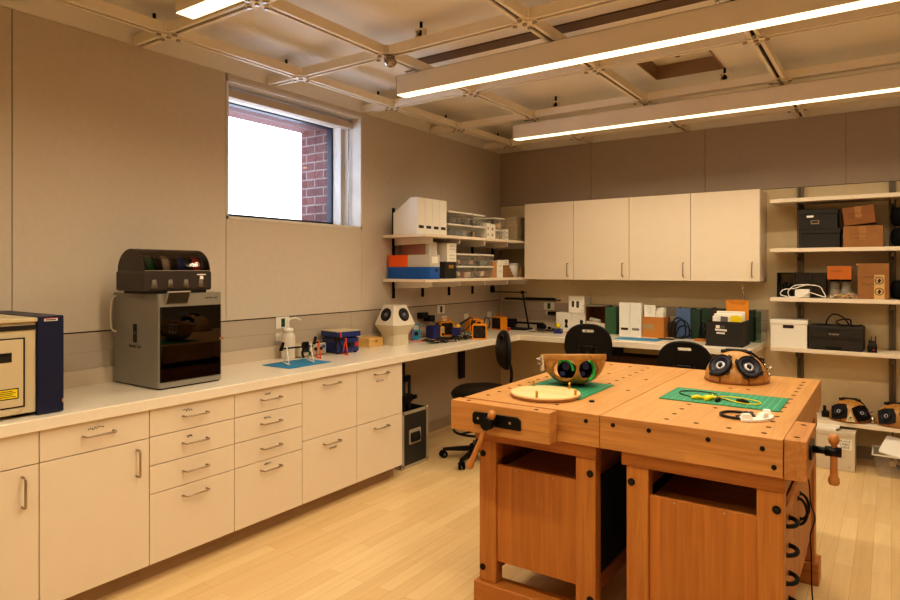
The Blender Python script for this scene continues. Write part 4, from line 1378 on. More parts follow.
# blue mat with white stands
cut_mat(-3.392, -3.124, 2.725, 3.092, CZ, SKYBLUE, 'blue silicone mat under the white printed stands', 4, 'silicone_mat', False)
def a_frame(label, loc, rz, m, h, w, d):
    t = thing('printed_stand', label, 'stand', loc, rz, 'small printed A-frame stands')
    mb = MB()
    for s in (-1, 1):
        mb.tube([(0, s * w / 2, .003), (0, s * .005, h)], .0042, 6)
    mb.box((-.006, -w / 2 - .006, 0), (.006, w / 2 + .006, .006), bev=.001)
    part(mb, 'a_frame', m, t)
    mb = MB().box((-.004, -.011, h - .005), (.004, .011, h), bev=.001).box((-.004, -.011, h), (.004, -.0068, h + .016)).box((-.004, .0068, h), (.004, .011, h + .016))
    part(mb, 'cradle', m, t)
    return t
z = CZ + .0032
ang = -.35
pA, pB = (-3.282, 2.838), (-3.25, 3.022)
pC, pD = (-3.345, 3.184), (-3.32, 3.43)
a_frame('white printed A-frame stand at the near end of the blue mat', (*pA, z), -1.95, WHITE, .098, .10, .03)
a_frame('white printed A-frame stand at the far end of the blue mat', (*pB, z), -1.95, WHITE, .098, .10, .03)
a_frame('orange printed A-frame stand nearest the blue mat', (*pC, CZ), -1.95, ORNG, .105, .085, .03)
a_frame('orange printed A-frame stand in front of the blue hot plate', (*pD, CZ), -1.95, ORNG, .105, .085, .03)
def rod_clamp(label, p, q, z, big):
    p, q = Vector((*p, z)), Vector((*q, z))
    d = (q - p).normalized()
    t = thing('bar_clamp', label, 'clamp', (p + q) / 2, group='black bar clamps on printed stands')
    o = (p + q) / 2
    a, b = p - d * .05 - o, q + d * .02 - o
    part(MB().tube([a, b], .0055, 8), 'bar', BLACKM, t)
    M = FR(d * .045, d, (0, 0, 1))
    mb = MB().box((-.02, -.012, -.012), (.022, .026, .012), bev=.003, M=M)
    mb.tube(smooth_path([(-.005, -.01, 0), (-.018, -.04, 0), (-.01, -.075, .003)], 5), .008, 6, M=M).tube(smooth_path([(.014, -.01, 0), (.03, -.035, 0), (.045, -.05, 0), (.032, -.06, 0)], 5), .006, 6, M=M)
    part(mb, 'clamp_body', BLACK, t)
    M = FR(a + d * .012, d, (0, 0, 1))
    part(MB().prism([(-.012, -.012), (.008, -.012), (.02, .04), (.008, .044)], -.008, .008, M=M), 'clamp_jaw', BLACK, t)
    if big:
        M = FR(b - d * .06, d, (0, 0, 1))
        part(MB().box((-.022, .0, -.012), (.02, .032, .012), bev=.003, M=M), 'slide_head', BLACK, t)
rod_clamp('black bar clamp resting on the two white stands', pA, pB, z + .1045, True)
rod_clamp('black bar clamp resting on the two orange stands', pC, pD, CZ + .1115, False)
solo(MB().box((-.006, -.004, 0), (.006, .004, .045), bev=.001), 'orange_peg', ORNG, 'small orange red printed peg standing by the orange clamp', 'peg', loc=(-3.36, 3.42, CZ + .118 + .0))
# wash bottle
t = thing('wash_bottle', 'translucent white wash bottle with bent spout behind blue mat', 'bottle', (-3.51, 3.05, CZ))
BOT = mat('translucent_white_plastic', (226, 214, 198), .35)
part(MB().lathe([(0, 0), (.046, 0), (.049, .006), (.049, .15), (.046, .168), (.034, .182), (.034, .186), (0, .186)], 28), 'bottle_body', BOT, t)
part(MB().lathe([(0, .186), (.037, .186), (.037, .208), (.030, .214), (.010, .216), (.008, .222), (0, .222)], 24), 'cap', WHITE, t)
part(MB().tube(smooth_path([(0, 0, .216), (0, 0, .25), (.006, .008, .275), (.03, .04, .285), (.055, .072, .268)], 6), [.006] * 19 + [.0055] * 3 + [.004] * 3, 8), 'spout', WHITE, t)
# power supply
t = thing('bench_power_supply', 'pale bench power supply half hidden behind the white stands', 'power supply', (-3.515, 3.235, CZ))
part(MB().box((-.06, -.13, .006), (.06, .13, .085), bev=.004), 'case', mat('psu_cream', (206, 194, 170), .45), t)
f = part(MB().box((.06, -.125, .01), (.064, .125, .081), bev=.001), 'front_panel', mat('psu_front', (186, 176, 156), .45), t)
part(MB().box((.064, -.10, .035), (.0655, -.03, .07)), 'display', mat('psu_display', (40, 44, 52), .3), f)
part(MB().cyl((.064, .02, .05), (.078, .02, .05), .012, n=16).cyl((.064, .065, .05), (.078, .065, .05), .012, n=16), 'knob', BLACK, f)
part(MB().box((.064, .085, .05), (.0655, .115, .072)), 'blue_mark', mat('blue_mark', (60, 90, 150), .5), f)
for sy in (-.1, .1):
    part(MB().box((-.05, sy - .01, 0), (.05, sy + .01, .006)), 'foot', RUBBER, t)
# hot plate
t = thing('hot_plate', 'blue square hot plate with a beige top on the counter', 'hot plate', (-3.452, 3.515, CZ), -.17)
part(MB().box((-.095, -.10, .008), (.095, .10, .112), bev=.004), 'housing', BLUED, t)
part(MB().box((-.08, -.09, .1125), (.08, .09, .122)), 'neck', BLACK, t)
part(MB().box((-.108, -.108, .1225), (.108, .108, .163), bev=.003), 'plate_block', BLUED, t)
part(MB().box((-.106, -.106, .163), (.106, .106, .170), bev=.001), 'plate_top', mat('hot_plate_top', (206, 190, 160), .4), t)
c = part(MB().box((.095, -.03, .035), (.0965, .05, .085)), 'control_panel', mat('hp_panel', (30, 32, 60), .4), t)
part(MB().box((.0965, -.02, .05), (.098, .02, .075)), 'display', BLACK, c)
part(MB().box((.095, .06, .045), (.102, .09, .08), bev=.002), 'red_switch', REDM, t, 'red rocker switch')
for sx in (-.075, .075):
    for sy in (-.08, .08):
        part(MB().cyl((sx, sy, 0), (sx, sy, .008), .012, n=12), 'foot', RUBBER, t)
# wooden box
t = thing('wooden_box', 'small pale wooden box between the hot plate and white speaker', 'box', (-3.518, 3.93, CZ))
part(MB().box((-.06, -.085, 0), (.06, .085, .046), bev=.0015), 'box_body', PINEB, t)
part(MB().box((-.061, -.086, .047), (.061, .086, .072), bev=.002), 'lid', PINEB, t)
part(MB().box((.0605, -.012, .034), (.063, .012, .056), bev=.001), 'clasp', BRASS, t)
# white faceted speaker
t = thing('faceted_speaker', 'white faceted printed speaker with two round black drivers', 'speaker', (-3.425, 4.128, CZ), math.atan2(-4.128, 3.425))
WP = mat('printed_white_plastic', (226, 216, 202), .5, var=.02)
def sq(h, z, c=.16):
    k = h * c
    return [(h - 0, -k, z), (h, k, z), (k, h, z), (-k, h, z), (-h, k, z), (-h, -k, z), (-k, -h, z), (k, -h, z)]
HB, HM, HT = .112, .168, .098
part(MB().loft([sq(HM, .170, .1), sq(HT, .325, .1), sq(HT * .96, .332, .1)], smooth=False), 'upper_shell', WP, t)
part(MB().loft([sq(HB, 0, .12), sq(HB, .088, .12), sq(HM * .985, .166, .1), sq(HM, .1698, .1)], smooth=False), 'lower_shell', mat('printed_cream_plastic', (214, 202, 176), .5, var=.02), t)
for s in (-1, 1):
    # face between the corner pointing at us (+x) and the side corner
    n0 = Vector((1, s, 0)).normalized()
    zc = .252
    hz = HM + (HT - HM) * (zc - .17) / .155
    cpt = Vector((hz / 2 * 1.02, s * hz / 2 * 1.02, zc))
    slope = (HM - HT) / math.sqrt(2) / .155
    nrm = Vector((n0.x, n0.y, slope)).normalized()
    rt = Vector((-s * n0.y * s, n0.x, 0)) if False else Vector((0, 0, 1)).cross(nrm)
    up = nrm.cross(rt)
    M = FR(cpt + nrm * .011, rt, up)
    o = part(MB().lathe([(0, -.006), (.055, -.010), (.055, .004), (.051, .007), (.042, .005)], 32, M=M), 'driver_ring', BLACK, t)
    part(MB().lathe([(.043, .005), (.036, .008), (.03, .003), (.016, -.001)], 28, M=M), 'driver_cone', mat('driver_cone_dark', (30, 30, 44), .4), o)
    part(MB().lathe([(.018, .0), (.016, .005), (.008, .005), (0, .006)], 20, M=M), 'dust_cap', mat('dust_cap_violet', (120, 112, 130), .35), o)
    M2 = FR(cpt + nrm * .0015 - up * .055 - rt * (-s) * .045, rt, up)
    part(MB().prism([(-.006, -.012), (.010, -.008), (.006, .014), (-.008, .010)], 0, .002, M=M2), 'port', mat('brass_dark_port', (90, 70, 30), .5), t)
# power adapters hanging on the wall outlet behind the speaker
t = thing('power_adapter', 'black plug-in power adapters on the wall behind the white speaker', 'power adapter', (XW + .04, 4.72, 1.06))
part(MB().box((-.037, -.06, .03), (.03, .03, .085), bev=.004), 'adapter_body', BLACK, t)
part(MB().box((-.037, .035, .0), (.045, .115, .055), bev=.004), 'second_adapter', BLACK, t)
part(MB().tube(smooth_path([(.02, .10, 0), (.05, .14, -.03), (.05, .14, -.07), (.03, .15, -.11)], 6), .004, 6), 'cable', BLACK, t)
# multimeter with red leads
t = thing('multimeter', 'small blue handheld meter leaning beside the white speaker', 'meter', (-3.49, 4.50, CZ), .0)
Mm = FR((0, 0, .004), (.62, .78, 0), (-.12, .1, 1))
part(MB().prism(rrect(-.037, .037, 0, .14, .012), -.014, .014, M=Mm, bev=.002), 'case', mat('meter_blue', (26, 140, 190), .45), t)
part(MB().box((-.025, .085, .014), (.025, .125, .0155), M=Mm), 'display', mat('meter_display', (200, 190, 170), .3), t)
part(MB().cyl((0, .05, .014), (0, .05, .020), .018, n=18, M=Mm), 'dial', BLACK, t)
part(MB().box((-.042, .02, -.015), (-.034, .12, .015), bev=.002, M=Mm), 'bumper', REDM, t)
part(MB().tube(smooth_path([(-.03, -.03, .09), (-.06, -.06, .11), (-.03, -.14, .07), (.07, -.19, .03), (.12, -.14, .006), (.10, -.06, .004), (.13, -.02, .004)], 6), .0022, 6).tube(smooth_path([(-.02, -.03, .05), (.04, -.12, .01), (.11, -.10, .004), (.14, -.06, .004), (.09, .0, .004), (.10, .05, .004)], 6), .0022, 6), 'red_lead', REDM, t, 'thin red test leads')
# soldering station
t = thing('soldering_station', 'blue and yellow soldering station on the left counter', 'soldering station', (-3.45, 4.735, CZ), -.22)
SOLB = mat('station_blue', (44, 48, 112), .45)
part(MB().prism([(-.07, 0), (.07, 0), (.07, .085), (.045, .115), (-.05, .115), (-.07, .10)], -.055, .055, M=FR((0, 0, 0), (0, 1, 0), (0, 0, 1)), bev=.006), 'station_body', SOLB, t)
f = part(MB().prism(rrect(.015, .062, .012, .108, .014), 0, .006, M=FR((.055, 0, 0), (0, 1, 0), (0, 0, 1))), 'yellow_face', mat('station_yellow', (236, 180, 40), .45), t, 'yellow front strip')
part(MB().box((.061, .024, .06), (.0635, .053, .092), bev=.001), 'display', mat('grey_display', (170, 170, 160), .3), f)
part(MB().cyl((.061, .038, .035), (.072, .038, .035), .012, n=16), 'dial', BLACK, f)
t = thing('soldering_iron_stand', 'blue and yellow stand holding a black soldering iron', 'iron stand', (-3.33, 4.93, CZ), .25)
part(MB().prism([(-.06, 0), (.09, 0), (.09, .02), (.0, .028), (-.02, .09), (-.06, .09)], -.04, .04, M=FR((0, 0, 0), (0, 1, 0), (0, 0, 1)), bev=.004), 'stand_base', SOLB, t)
part(MB().box((-.035, .03, .0285), (.035, .082, .034), bev=.004), 'sponge', mat('yellow_sponge', (232, 180, 50), .9), t)
part(MB().cyl((0, -.035, .075), (0, .01, .105), .019, .024, n=16), 'yellow_cone', mat('cone_yellow', (238, 178, 30), .45), t)
part(MB().cyl((0, .01, .105), (.07, .15, .17), .010, .008, n=12).tube(smooth_path([(.07, .15, .17), (.085, .175, .165), (.07, .18, .11), (.02, .16, .05), (-.03, .12, .04)], 6), .004, 6), 'iron_handle', BLACK, t)
# orange fan units
def fan(label, loc, rz, s=.135):
    t = thing('fan_unit', label, 'fan', loc, rz, 'orange box fans')
    h = s / 2
    part(MB().prism(rrect(-h, h, 0, s, .012), -.05, .05, M=FR((0, 0, 0), (0, 1, 0), (0, 0, 1)), bev=.002), 'housing', FANOR, t)
    g_ = part(MB().prism(rrect(-h + .013, h - .013, .013, s - .013, .010), 0, .003, M=FR((.05, 0, 0), (0, 1, 0), (0, 0, 1))), 'grille', BLACK, t, 'black grille')
    mb = MB()
    for r in (.012, .024, .036, .046):
        mb.tube([(.0545, r * math.cos(2 * PI * i / 24), s / 2 + r * math.sin(2 * PI * i / 24)) for i in range(24)], .0018, 5, closed=True)
    part(mb, 'guard_ring', mat('guard_brown', (70, 54, 44), .5), g_)
    part(MB().tube(smooth_path([(0, -.032, s - .001), (0, -.032, s + .018), (0, -.024, s + .026), (0, .024, s + .026), (0, .032, s + .018), (0, .032, s - .001)], 4), .0055, 8), 'carry_handle', FANOR, t)
    return t
def face_cam(x, y, off=0):
    return math.atan2(-y, -x) + off
fan('orange fan half hidden behind the soldering station', (-3.50, 4.97, CZ), face_cam(-3.47, 5.1, .35))
fan('orange fan behind another orange fan, its side toward us', (-3.46, 5.40, CZ), face_cam(-3.4, 5.42, .55))
fan('orange fan at the counter edge facing us squarely', (-3.07, 4.90, CZ), face_cam(-3.07, 4.9, -.05))
fan('orange fan nearest the corner above the chair back', (-3.375, 5.775, CZ), face_cam(-3.36, 5.78, -.72))
# circuit boards and wiring pile
def board(label, loc, rz, w, h, c=PCB, seed=0, nme='circuit_board'):
    rn = random.Random(seed)
    t = thing(nme, label, 'circuit board', loc, rz, 'small circuit boards')
    part(MB().box((-w / 2, -h / 2, 0), (w / 2, h / 2, .0025), bev=.0006), 'board', c, t)
    mb = MB()
    for k in range(7):
        x, y = rn.uniform(-.4, .36) * w, rn.uniform(-.4, .36) * h
        mb.box((x, y, .0025), (x + rn.uniform(.006, .016), y + rn.uniform(.005, .012), .0025 + rn.uniform(.003, .012)), rn.choice((0, 0, 1, 2, 3)))
    part(mb, 'components', [BLACK, STEEL, PAPER, GREENP], t)
bl = [(-3.22, 4.37, .3, .06, .03, 'green circuit board nearest the white speaker'), (-3.16, 4.47, .6, .05, .03, 'green circuit board in front of the blue meter'), (-3.19, 4.70, .1, .07, .045, 'circuit board in front of the soldering station'),
      (-3.16, 4.80, .9, .06, .05, 'circuit board at the front of the wiring pile'), (-3.14, 4.60, .5, .045, .03, 'small circuit board at counter edge left of the wiring pile'), (-3.46, 5.26, .4, .13, .09, 'teal circuit board between the soldering iron and orange fan')]
for i, (x, y, r, w_, h_, lb) in enumerate(bl):
    board(lb, (x, y, CZ), r, w_, h_, PCB if i < 5 else mat('teal_board', (70, 140, 140), .5, var=.1), i)
rn = random.Random(5)
t = thing('wiring_bundle', 'tangled bundle of dark wires and small boards on the left counter', 'wires', (-3.20, 4.62, CZ))
for nme, m, cnt in (('black_wire', BLACK, 12), ('red_wire', REDM, 2), ('white_wire', PAPER, 2), ('brown_wire', CARDD, 2)):
    mb = MB()
    for k in range(cnt):
        y = -.28 + .42 * rn.random()
        x = .0
        pts = []
        for i in range(7):
            a = i / 6
            pts.append((rn.uniform(-.07, .09), -.30 + .55 * a + rn.uniform(-.07, .07), .006 + rn.random() * .028))
        mb.tube(smooth_path(pts, 5), .0033 if nme == 'black_wire' else .002, 5)
    part(mb, nme, m, t)
mb = MB()
for k in range(10):
    x, y = rn.uniform(-.06, .09), rn.uniform(-.08, .22)
    mb.box((x, y, .012), (x + .022, y + .016, .03 + rn.random() * .015), rn.choice((0, 1, 2, 0)), M=None)
part(mb, 'connector', [BLACK, GREENP, mat('dark_board', (60, 56, 40), .5)], t)
# cable loops by the fans
for lb, pts in (('black cable loop rising between the orange fans near the corner', [(-3.38, 5.56, .935), (-3.42, 5.55, .98), (-3.43, 5.58, 1.045), (-3.42, 5.64, 1.03), (-3.43, 5.66, .95), (-3.48, 5.62, .935), (-3.52, 5.58, .935)]),
                ('black cable curling from the wall behind the soldering station', [(-3.57, 4.86, 1.00), (-3.54, 4.90, 1.03), (-3.52, 4.86, .98), (-3.54, 4.84, .945), (-3.56, 4.80, .935)])):
    solo(MB().tube(smooth_path(pts, 6), .005, 6), 'power_cable', BLACK, lb, 'cable')
solo(MB().cyl((0, 0, 0), (0, 0, .03), .012, n=14).box((-.014, -.01, .012), (.014, .01, .034), bev=.003), 'red_clip', REDM, 'small red clip standing under the corner orange fan', 'clip', loc=(-3.22, 5.70, CZ))

# ------------------------------------------------------------------ things on the back counter
t = thing('desk_lamp', 'slim black desk lamp with a horizontal head in the corner', 'lamp', (-3.205, 5.93, CZ), .0)
part(MB().prism(rrect(-.12, .10, -.09, .09, .02), 0, .014, bev=.002), 'base', BLACKM, t)
part(MB().tube([(.07, .05, .012), (-.012, .06, .385)], .010, 8), 'arm', BLACKM, t)
part(MB().cyl((-.012, .045, .388), (-.012, .075, .388), .016, n=14), 'hinge', BLACKM, t)
part(MB().box((-.40, .042, .382), (.03, .078, .392), bev=.002), 'lamp_head', BLACKM, t)
part(MB().box((-.402, .045, .392), (-.36, .075, .445), bev=.002), 'head_end', BLACKM, t)
# dark rail on the back wall above the panel
t = thing('power_rail', 'long dark rail with sockets on the back wall behind the lamp', 'rail', (-3.15, YB - .05, 1.20))
wpart(MB().box((-3.53, YB - .045, 1.212), (-2.92, YB - .0005, 1.232), bev=.003), 'rail', CHARC, t)
wpart(MB().box((-3.26, YB - .06, 1.224), (-2.92, YB - .046, 1.244), bev=.003).box((-2.90, YB - .04, 1.214), (-2.87, YB - .0005, 1.224), bev=.002), 'socket_strip', BLACK, t)
t = thing('power_strip', 'black power strip with cable lying along the back counter corner', 'power strip', (-3.3, 6.08, CZ))
wpart(MB().box((-3.50, 6.06, CZ + .03), (-3.36, 6.14, CZ + .09), bev=.006), 'plug_block', BLACK, t)
wpart(MB().box((-3.36, 6.08, CZ + .045), (-3.02, 6.12, CZ + .065), bev=.004).box((-3.49, 6.07, CZ), (-3.38, 6.13, CZ + .03)).box((-3.1, 6.09, CZ), (-3.06, 6.11, CZ + .045)), 'strip', BLACK, t)
mb = MB()
rn = random.Random(9)
for k in range(7):
    pts = [(-2.97 + rn.uniform(-.06, .06) + .22 * (i / 6), 5.88 + rn.uniform(-.08, .09), CZ + .006 + rn.random() * .018) for i in range(7)]
    mb.tube(smooth_path(pts, 5), .0045, 6)
solo(mb, 'cable_coil', mat('dark_grey_cable', (56, 52, 48), .6), 'flat coil of dark grey cables right of the lamp base', 'cables')
mb = MB()
for k in range(3):
    pts = [(-2.92 + .10 * math.cos(a + k) + .02 * k, 5.76 + .05 * math.sin(a + k * .7), CZ + .004 + .003 * k) for a in [2 * PI * i / 14 for i in range(14)]]
    mb.tube(pts, .0028, 5, closed=True)
solo(mb, 'thin_cable_loop', mat('light_grey_cable', (150, 140, 124), .6), 'loose loops of thin pale cable left of the small iron holder', 'cables')
solo(MB().cyl((-3.0, 6.03, CZ + .03), (-3.0, 6.06, CZ + .03), .03, n=18), 'tape_reel', BLACK, 'larger small black reel standing behind the dark grey cable coil', 'reel')
solo(MB().cyl((-2.94, 6.05, CZ + .016), (-2.94, 6.08, CZ + .016), .016, n=14), 'tape_reel', BLACK, 'smaller black reel standing behind the dark grey cable coil', 'reel')
t = thing('iron_holder', 'small blue iron holder with yellow sponge ball beside white boxes', 'iron holder', (-2.70, 5.77, CZ), .2)
part(MB().prism([(-.04, 0), (.04, 0), (.035, .03), (.025, .045), (-.01, .05), (-.035, .03)], -.04, .04, bev=.003, M=FR((0, 0, 0), (1, 0, 0), (0, 0, 1))), 'holder_body', SOLB, t)
part(MB().ell((.0, 0, .075), (.024, .024, .028), 14), 'yellow_ball', YELLOW, t, 'yellow ball')
t = thing('plug_adapter', 'black plug with white cover in the outlet left of the white boxes', 'plug', (-2.96, YB - .03, 1.06))
wpart(MB().box((-3.03, YB - .03, 1.06), (-3.0, YB - .0102, 1.10), bev=.003), 'socket_cover', PAPER, t)
wpart(MB().box((-3.0, YB - .06, 1.063), (-2.90, YB - .012, 1.098), bev=.006), 'plug_body', BLACK, t)
def mic_box(label, x0, x1, y0, y1, z0, z1, marks, kind):
    t = thing('product_box', label, 'box', ((x0 + x1) / 2, (y0 + y1) / 2, z0), group='white boxes with black product pictures')
    wpart(MB().box((x0, y0, z0), (x1, y1, z1), bev=.0015), 'carton', WHITE, t)
    mb = MB()
    for (fx, fz, w_, h_) in marks:
        cx, cz = x0 + (x1 - x0) * fx, z0 + (z1 - z0) * fz
        M = FR((cx, y0 - .0004, cz), (1, 0, 0), (0, 0, 1))
        if kind == 'slot':
            mb.prism(rrect(-w_ / 2, w_ / 2, -h_ / 2, h_ / 2, w_ / 2.2), -.0003, .0006, 0, M=M)
            mb.box((-w_ * .1, -h_ * .3, .0006), (w_ * .1, h_ * .25, .0009), 1, M=M)
        else:
            mb.prism(rrect(-w_ / 2, w_ / 2, 0, h_ / 2, w_ / 2.3), -.0003, .0006, 0, M=M)
            mb.prism([(-w_ * .3, 0), (w_ * .3, 0), (w_ * .55, -h_ / 2), (-w_ * .55, -h_ / 2)], -.0003, .0006, 0, M=M)
            mb.box((-.06, -h_ * .1, -.0003), (-.045, -h_ * .08, .0004), 1, M=M)
    wpart(mb, 'printed_picture', [INK, mat('grey_print', (140, 132, 124), .6)], t)
mic_box('white box with two black slots stacked on the two wider boxes', -2.69, -2.52, 5.99, 6.16, CZ + .193, CZ + .362, [(.28, .52, .026, .062), (.58, .5, .028, .068)], 'slot')
mic_box('white box with a black device picture, left of the pair', -2.834, -2.66, 6.0, 6.15, CZ, CZ + .192, [(.66, .42, .034, .085)], 'mic')
mic_box('white box with a black device picture, right of the pair behind the chair', -2.658, -2.515, 6.0, 6.15, CZ, CZ + .192, [(.72, .42, .034, .085)], 'mic')
solo(MB().tube(smooth_path([(-2.66, 5.86, CZ + .006), (-2.62, 5.88, CZ + .012), (-2.58, 5.9, CZ + .02), (-2.54, 5.9, CZ + .01), (-2.50, 5.88, CZ + .006)], 5), .006, 6), 'red_tool', REDM, 'thin red handled tool lying in front of the white boxes', 'tool')
# open cardboard box with a white tube
t = thing('open_cardboard_box', 'open brown cardboard box lying behind the chair back', 'box', (-2.40, 6.08, CZ))
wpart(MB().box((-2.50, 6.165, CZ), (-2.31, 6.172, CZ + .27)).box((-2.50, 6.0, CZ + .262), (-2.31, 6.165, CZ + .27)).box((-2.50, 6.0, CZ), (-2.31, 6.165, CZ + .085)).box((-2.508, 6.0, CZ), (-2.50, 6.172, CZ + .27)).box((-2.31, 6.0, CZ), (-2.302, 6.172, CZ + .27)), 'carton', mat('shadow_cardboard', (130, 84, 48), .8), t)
wpart(MB().box((-2.50, 5.9, CZ + .2703), (-2.30, 6.165, CZ + .276), M=None), 'top_flap', mat('grey_flap', (150, 140, 128), .7), t, 'grey top flap')
wpart(MB().prism([(-2.5, CZ + .0), (-2.31, CZ + .0), (-2.31, CZ + .10), (-2.5, CZ + .12)], 0, .004, M=FR((0, 5.995, 0), (1, 0, 0), (0, 0, 1))), 'front_flap', mat('white_flap', (206, 196, 182), .7), t, 'white front flap')
solo(MB().cyl((-2.475, 6.03, CZ + .135), (-2.37, 6.03, CZ + .11), .022, n=18), 'paper_tube', PAPER, 'white paper roll lying in the open cardboard box', 'paper roll')
# green binder and magazine files
t = thing('binder', 'green cloth binder standing left of the white magazine files', 'binder', (-2.245, 6.08, CZ))
wpart(MB().box((-2.298, 5.99, CZ), (-2.292, 6.17, CZ + .265)).box((-2.198, 5.99, CZ), (-2.192, 6.17, CZ + .265)).box((-2.292, 5.99, CZ), (-2.198, 5.996, CZ + .265)), 'cover', GREENB, t)
wpart(MB().box((-2.290, 5.998, CZ + .006), (-2.200, 6.165, CZ + .255)), 'pages', PAPER, t)
def mag_file(name, label, x0, y0, z0, w, d, h, dirv, m, hole, grp, slot=(.22, .022), cut_=.55):
    """magazine file: tall end at the origin side facing dirv ('-y' or '+x')"""
    t = thing(name, label, 'magazine file', (x0, y0, z0), group=grp)
    prof = [(0, 0), (d, 0), (d, h * cut_), (d * .28, h), (0, h)]
    inn = [(.004, .004), (d - .004, .004), (d - .004, h * cut_ + .05), (d * .28 + .01, h + .05), (.004, h + .05)]
    if dirv == '-y':
        M = FR((x0, y0, z0), (0, 1, 0), (0, 0, 1))      # local x into the wall (+y), z to +x
        a, b, lo, hi = 0, w, .004, w - .004
        Mp = FR((x0 + w / 2, y0 - .0005, z0 + h * slot[0]), (1, 0, 0), (0, 0, 1))
    else:
        M = FR((x0, y0, z0), (-1, 0, 0), (0, 0, 1))      # local x to -x, z to +y
        a, b, lo, hi = 0, w, .004, w - .004
        Mp = FR((x0 + .0005, y0 + w / 2, z0 + h * slot[0]), (0, 1, 0), (0, 0, 1))
    wpart(MB().prism(prof, a, b, M=M), 'file_body', m, t, cutter=MB().prism(inn, lo, hi, M=M))
    wpart(MB().prism(rrect(-w * .33, w * .33, -slot[1] / 2, slot[1] / 2, .004), -.0004, .0005, M=Mp), 'label_slot', hole, t, 'dark label window')
SL = mat('slot_dark', (40, 26, 20), .6)
mag_file('magazine_file', 'white magazine file with a black label slot beside green binder', -2.118, 5.87, CZ, .102, .26, .318, '-y', WHITE, SL, 'white magazine files on the back counter')
mag_file('magazine_file', 'white magazine file with a grey label slot beside cardboard box', -2.013, 5.87, CZ, .102, .26, .318, '-y', WHITE, mat('slot_grey', (140, 126, 112), .6), 'white magazine files on the back counter')
# cardboard box holding papers
t = thing('cardboard_box', 'brown cardboard box full of white papers on the back counter', 'box', (-1.85, 6.0, CZ))
x0, x1, y0, y1 = -1.905, -1.71, 5.895, 6.10
mb = MB().box((x0, y0, CZ), (x1, y1, CZ + .19))
wpart(mb, 'carton', mat('orange_brown_card', (196, 128, 60), .75, var=.05), t, cutter=MB().box((x0 + .005, y0 + .005, CZ + .006), (x1 - .005, y1 - .005, CZ + .3)))
wpart(MB().prism([(-.03, -.04), (.02, -.05), (.035, .02), (-.02, .04)], 0, .0008, M=FR((x1, 5.99, CZ + .11), (0, 1, 0), (0, 0, 1))).prism([(-.05, -.02), (.05, -.03), (.05, .03), (-.05, .02)], 0, .0006, M=FR((-1.85, y0 - .0001, CZ + .10), (1, 0, 0), (0, 0, 1))), 'tape', mat('shiny_tape', (180, 150, 110), .25), t)
t = thing('handwritten_card', 'white card with handwriting standing at the front of the cardboard box', 'card', (-1.85, 5.907, CZ + .01))
wpart(MB().box((-1.893, 5.905, CZ + .02), (-1.787, 5.909, CZ + .30)), 'front_sheet', PAPER, t)
mb = MB()
for k in range(4):
    mb.scribble(.06 - .01 * k, .008, FR((-1.845 + .004 * k, 5.9045, CZ + .282 - .018 * k), (1, 0, 0), (0, 0, 1)), 0, .0009, 10, 40 + k)
wpart(mb, 'handwriting', INK, t)
for k in range(6):
    solo(MB().box((-1.79 + .004 * (k % 3), 5.92 + k * .026, CZ + .02), (-1.722 - .002 * k, 5.932 + k * .026, CZ + .25 + .012 * (k % 3)), bev=.002), 'envelope', PAPER, 'white envelope standing at the right side of the brown cardboard box', 'envelope', 'white envelopes in the cardboard box')
cut_mat(-2.065, -1.68, 5.585, 5.79, CZ, SKYBLUE, 'blue mat lying at the front of the back counter', 5, 'silicone_mat', False, rz=-.03)
solo(MB().box((-1.735, 5.79, CZ), (-1.60, 5.86, CZ + .006), bev=.002), 'black_tablet', BLACK, 'thin flat black device lying right of the blue mat', 'device')
# black charger box and its cables
solo(MB().box((-1.70, 6.02, CZ), (-1.635, 6.10, CZ + .145), bev=.005), 'charger_box', mat('dark_brown_device', (58, 42, 32), .5), 'upright dark brown adapter box left of the blue folder', 'adapter')
mb = MB()
for dx, dy, hgt, r in ((0, 0, .19, .055), (.03, .015, .17, .05), (.05, 0, .12, .04)):
    mb.tube(smooth_path([(-1.67 + dx, 5.95 + dy, CZ + .006), (-1.64 + dx, 5.95 + dy, CZ + hgt * .8), (-1.59 + dx, 5.95 + dy, CZ + hgt), (-1.54 + dx, 5.95 + dy, CZ + hgt * .75), (-1.53 + dx, 5.94 + dy, CZ + .04), (-1.58 + dx, 5.93 + dy, CZ + .012), (-1.62 + dx, 5.92, CZ + .006)], 6), .006, 6)
solo(mb, 'black_cable_loops', BLACK, 'black cable loops standing in front of the blue folder', 'cables')
mb = MB()
for k in range(3):
    mb.tube(smooth_path([(-1.42 + .02 * k, 5.96, CZ + .006), (-1.40 + .02 * k, 5.95, CZ + .12 - .02 * k), (-1.37 + .02 * k, 5.95, CZ + .15), (-1.35 + .02 * k, 5.95, CZ + .05), (-1.38, 5.93, CZ + .006)], 6), .006, 6)
solo(mb, 'cable_bundle', BLACK, 'black cord bunched in front of the dark green folder', 'cables')
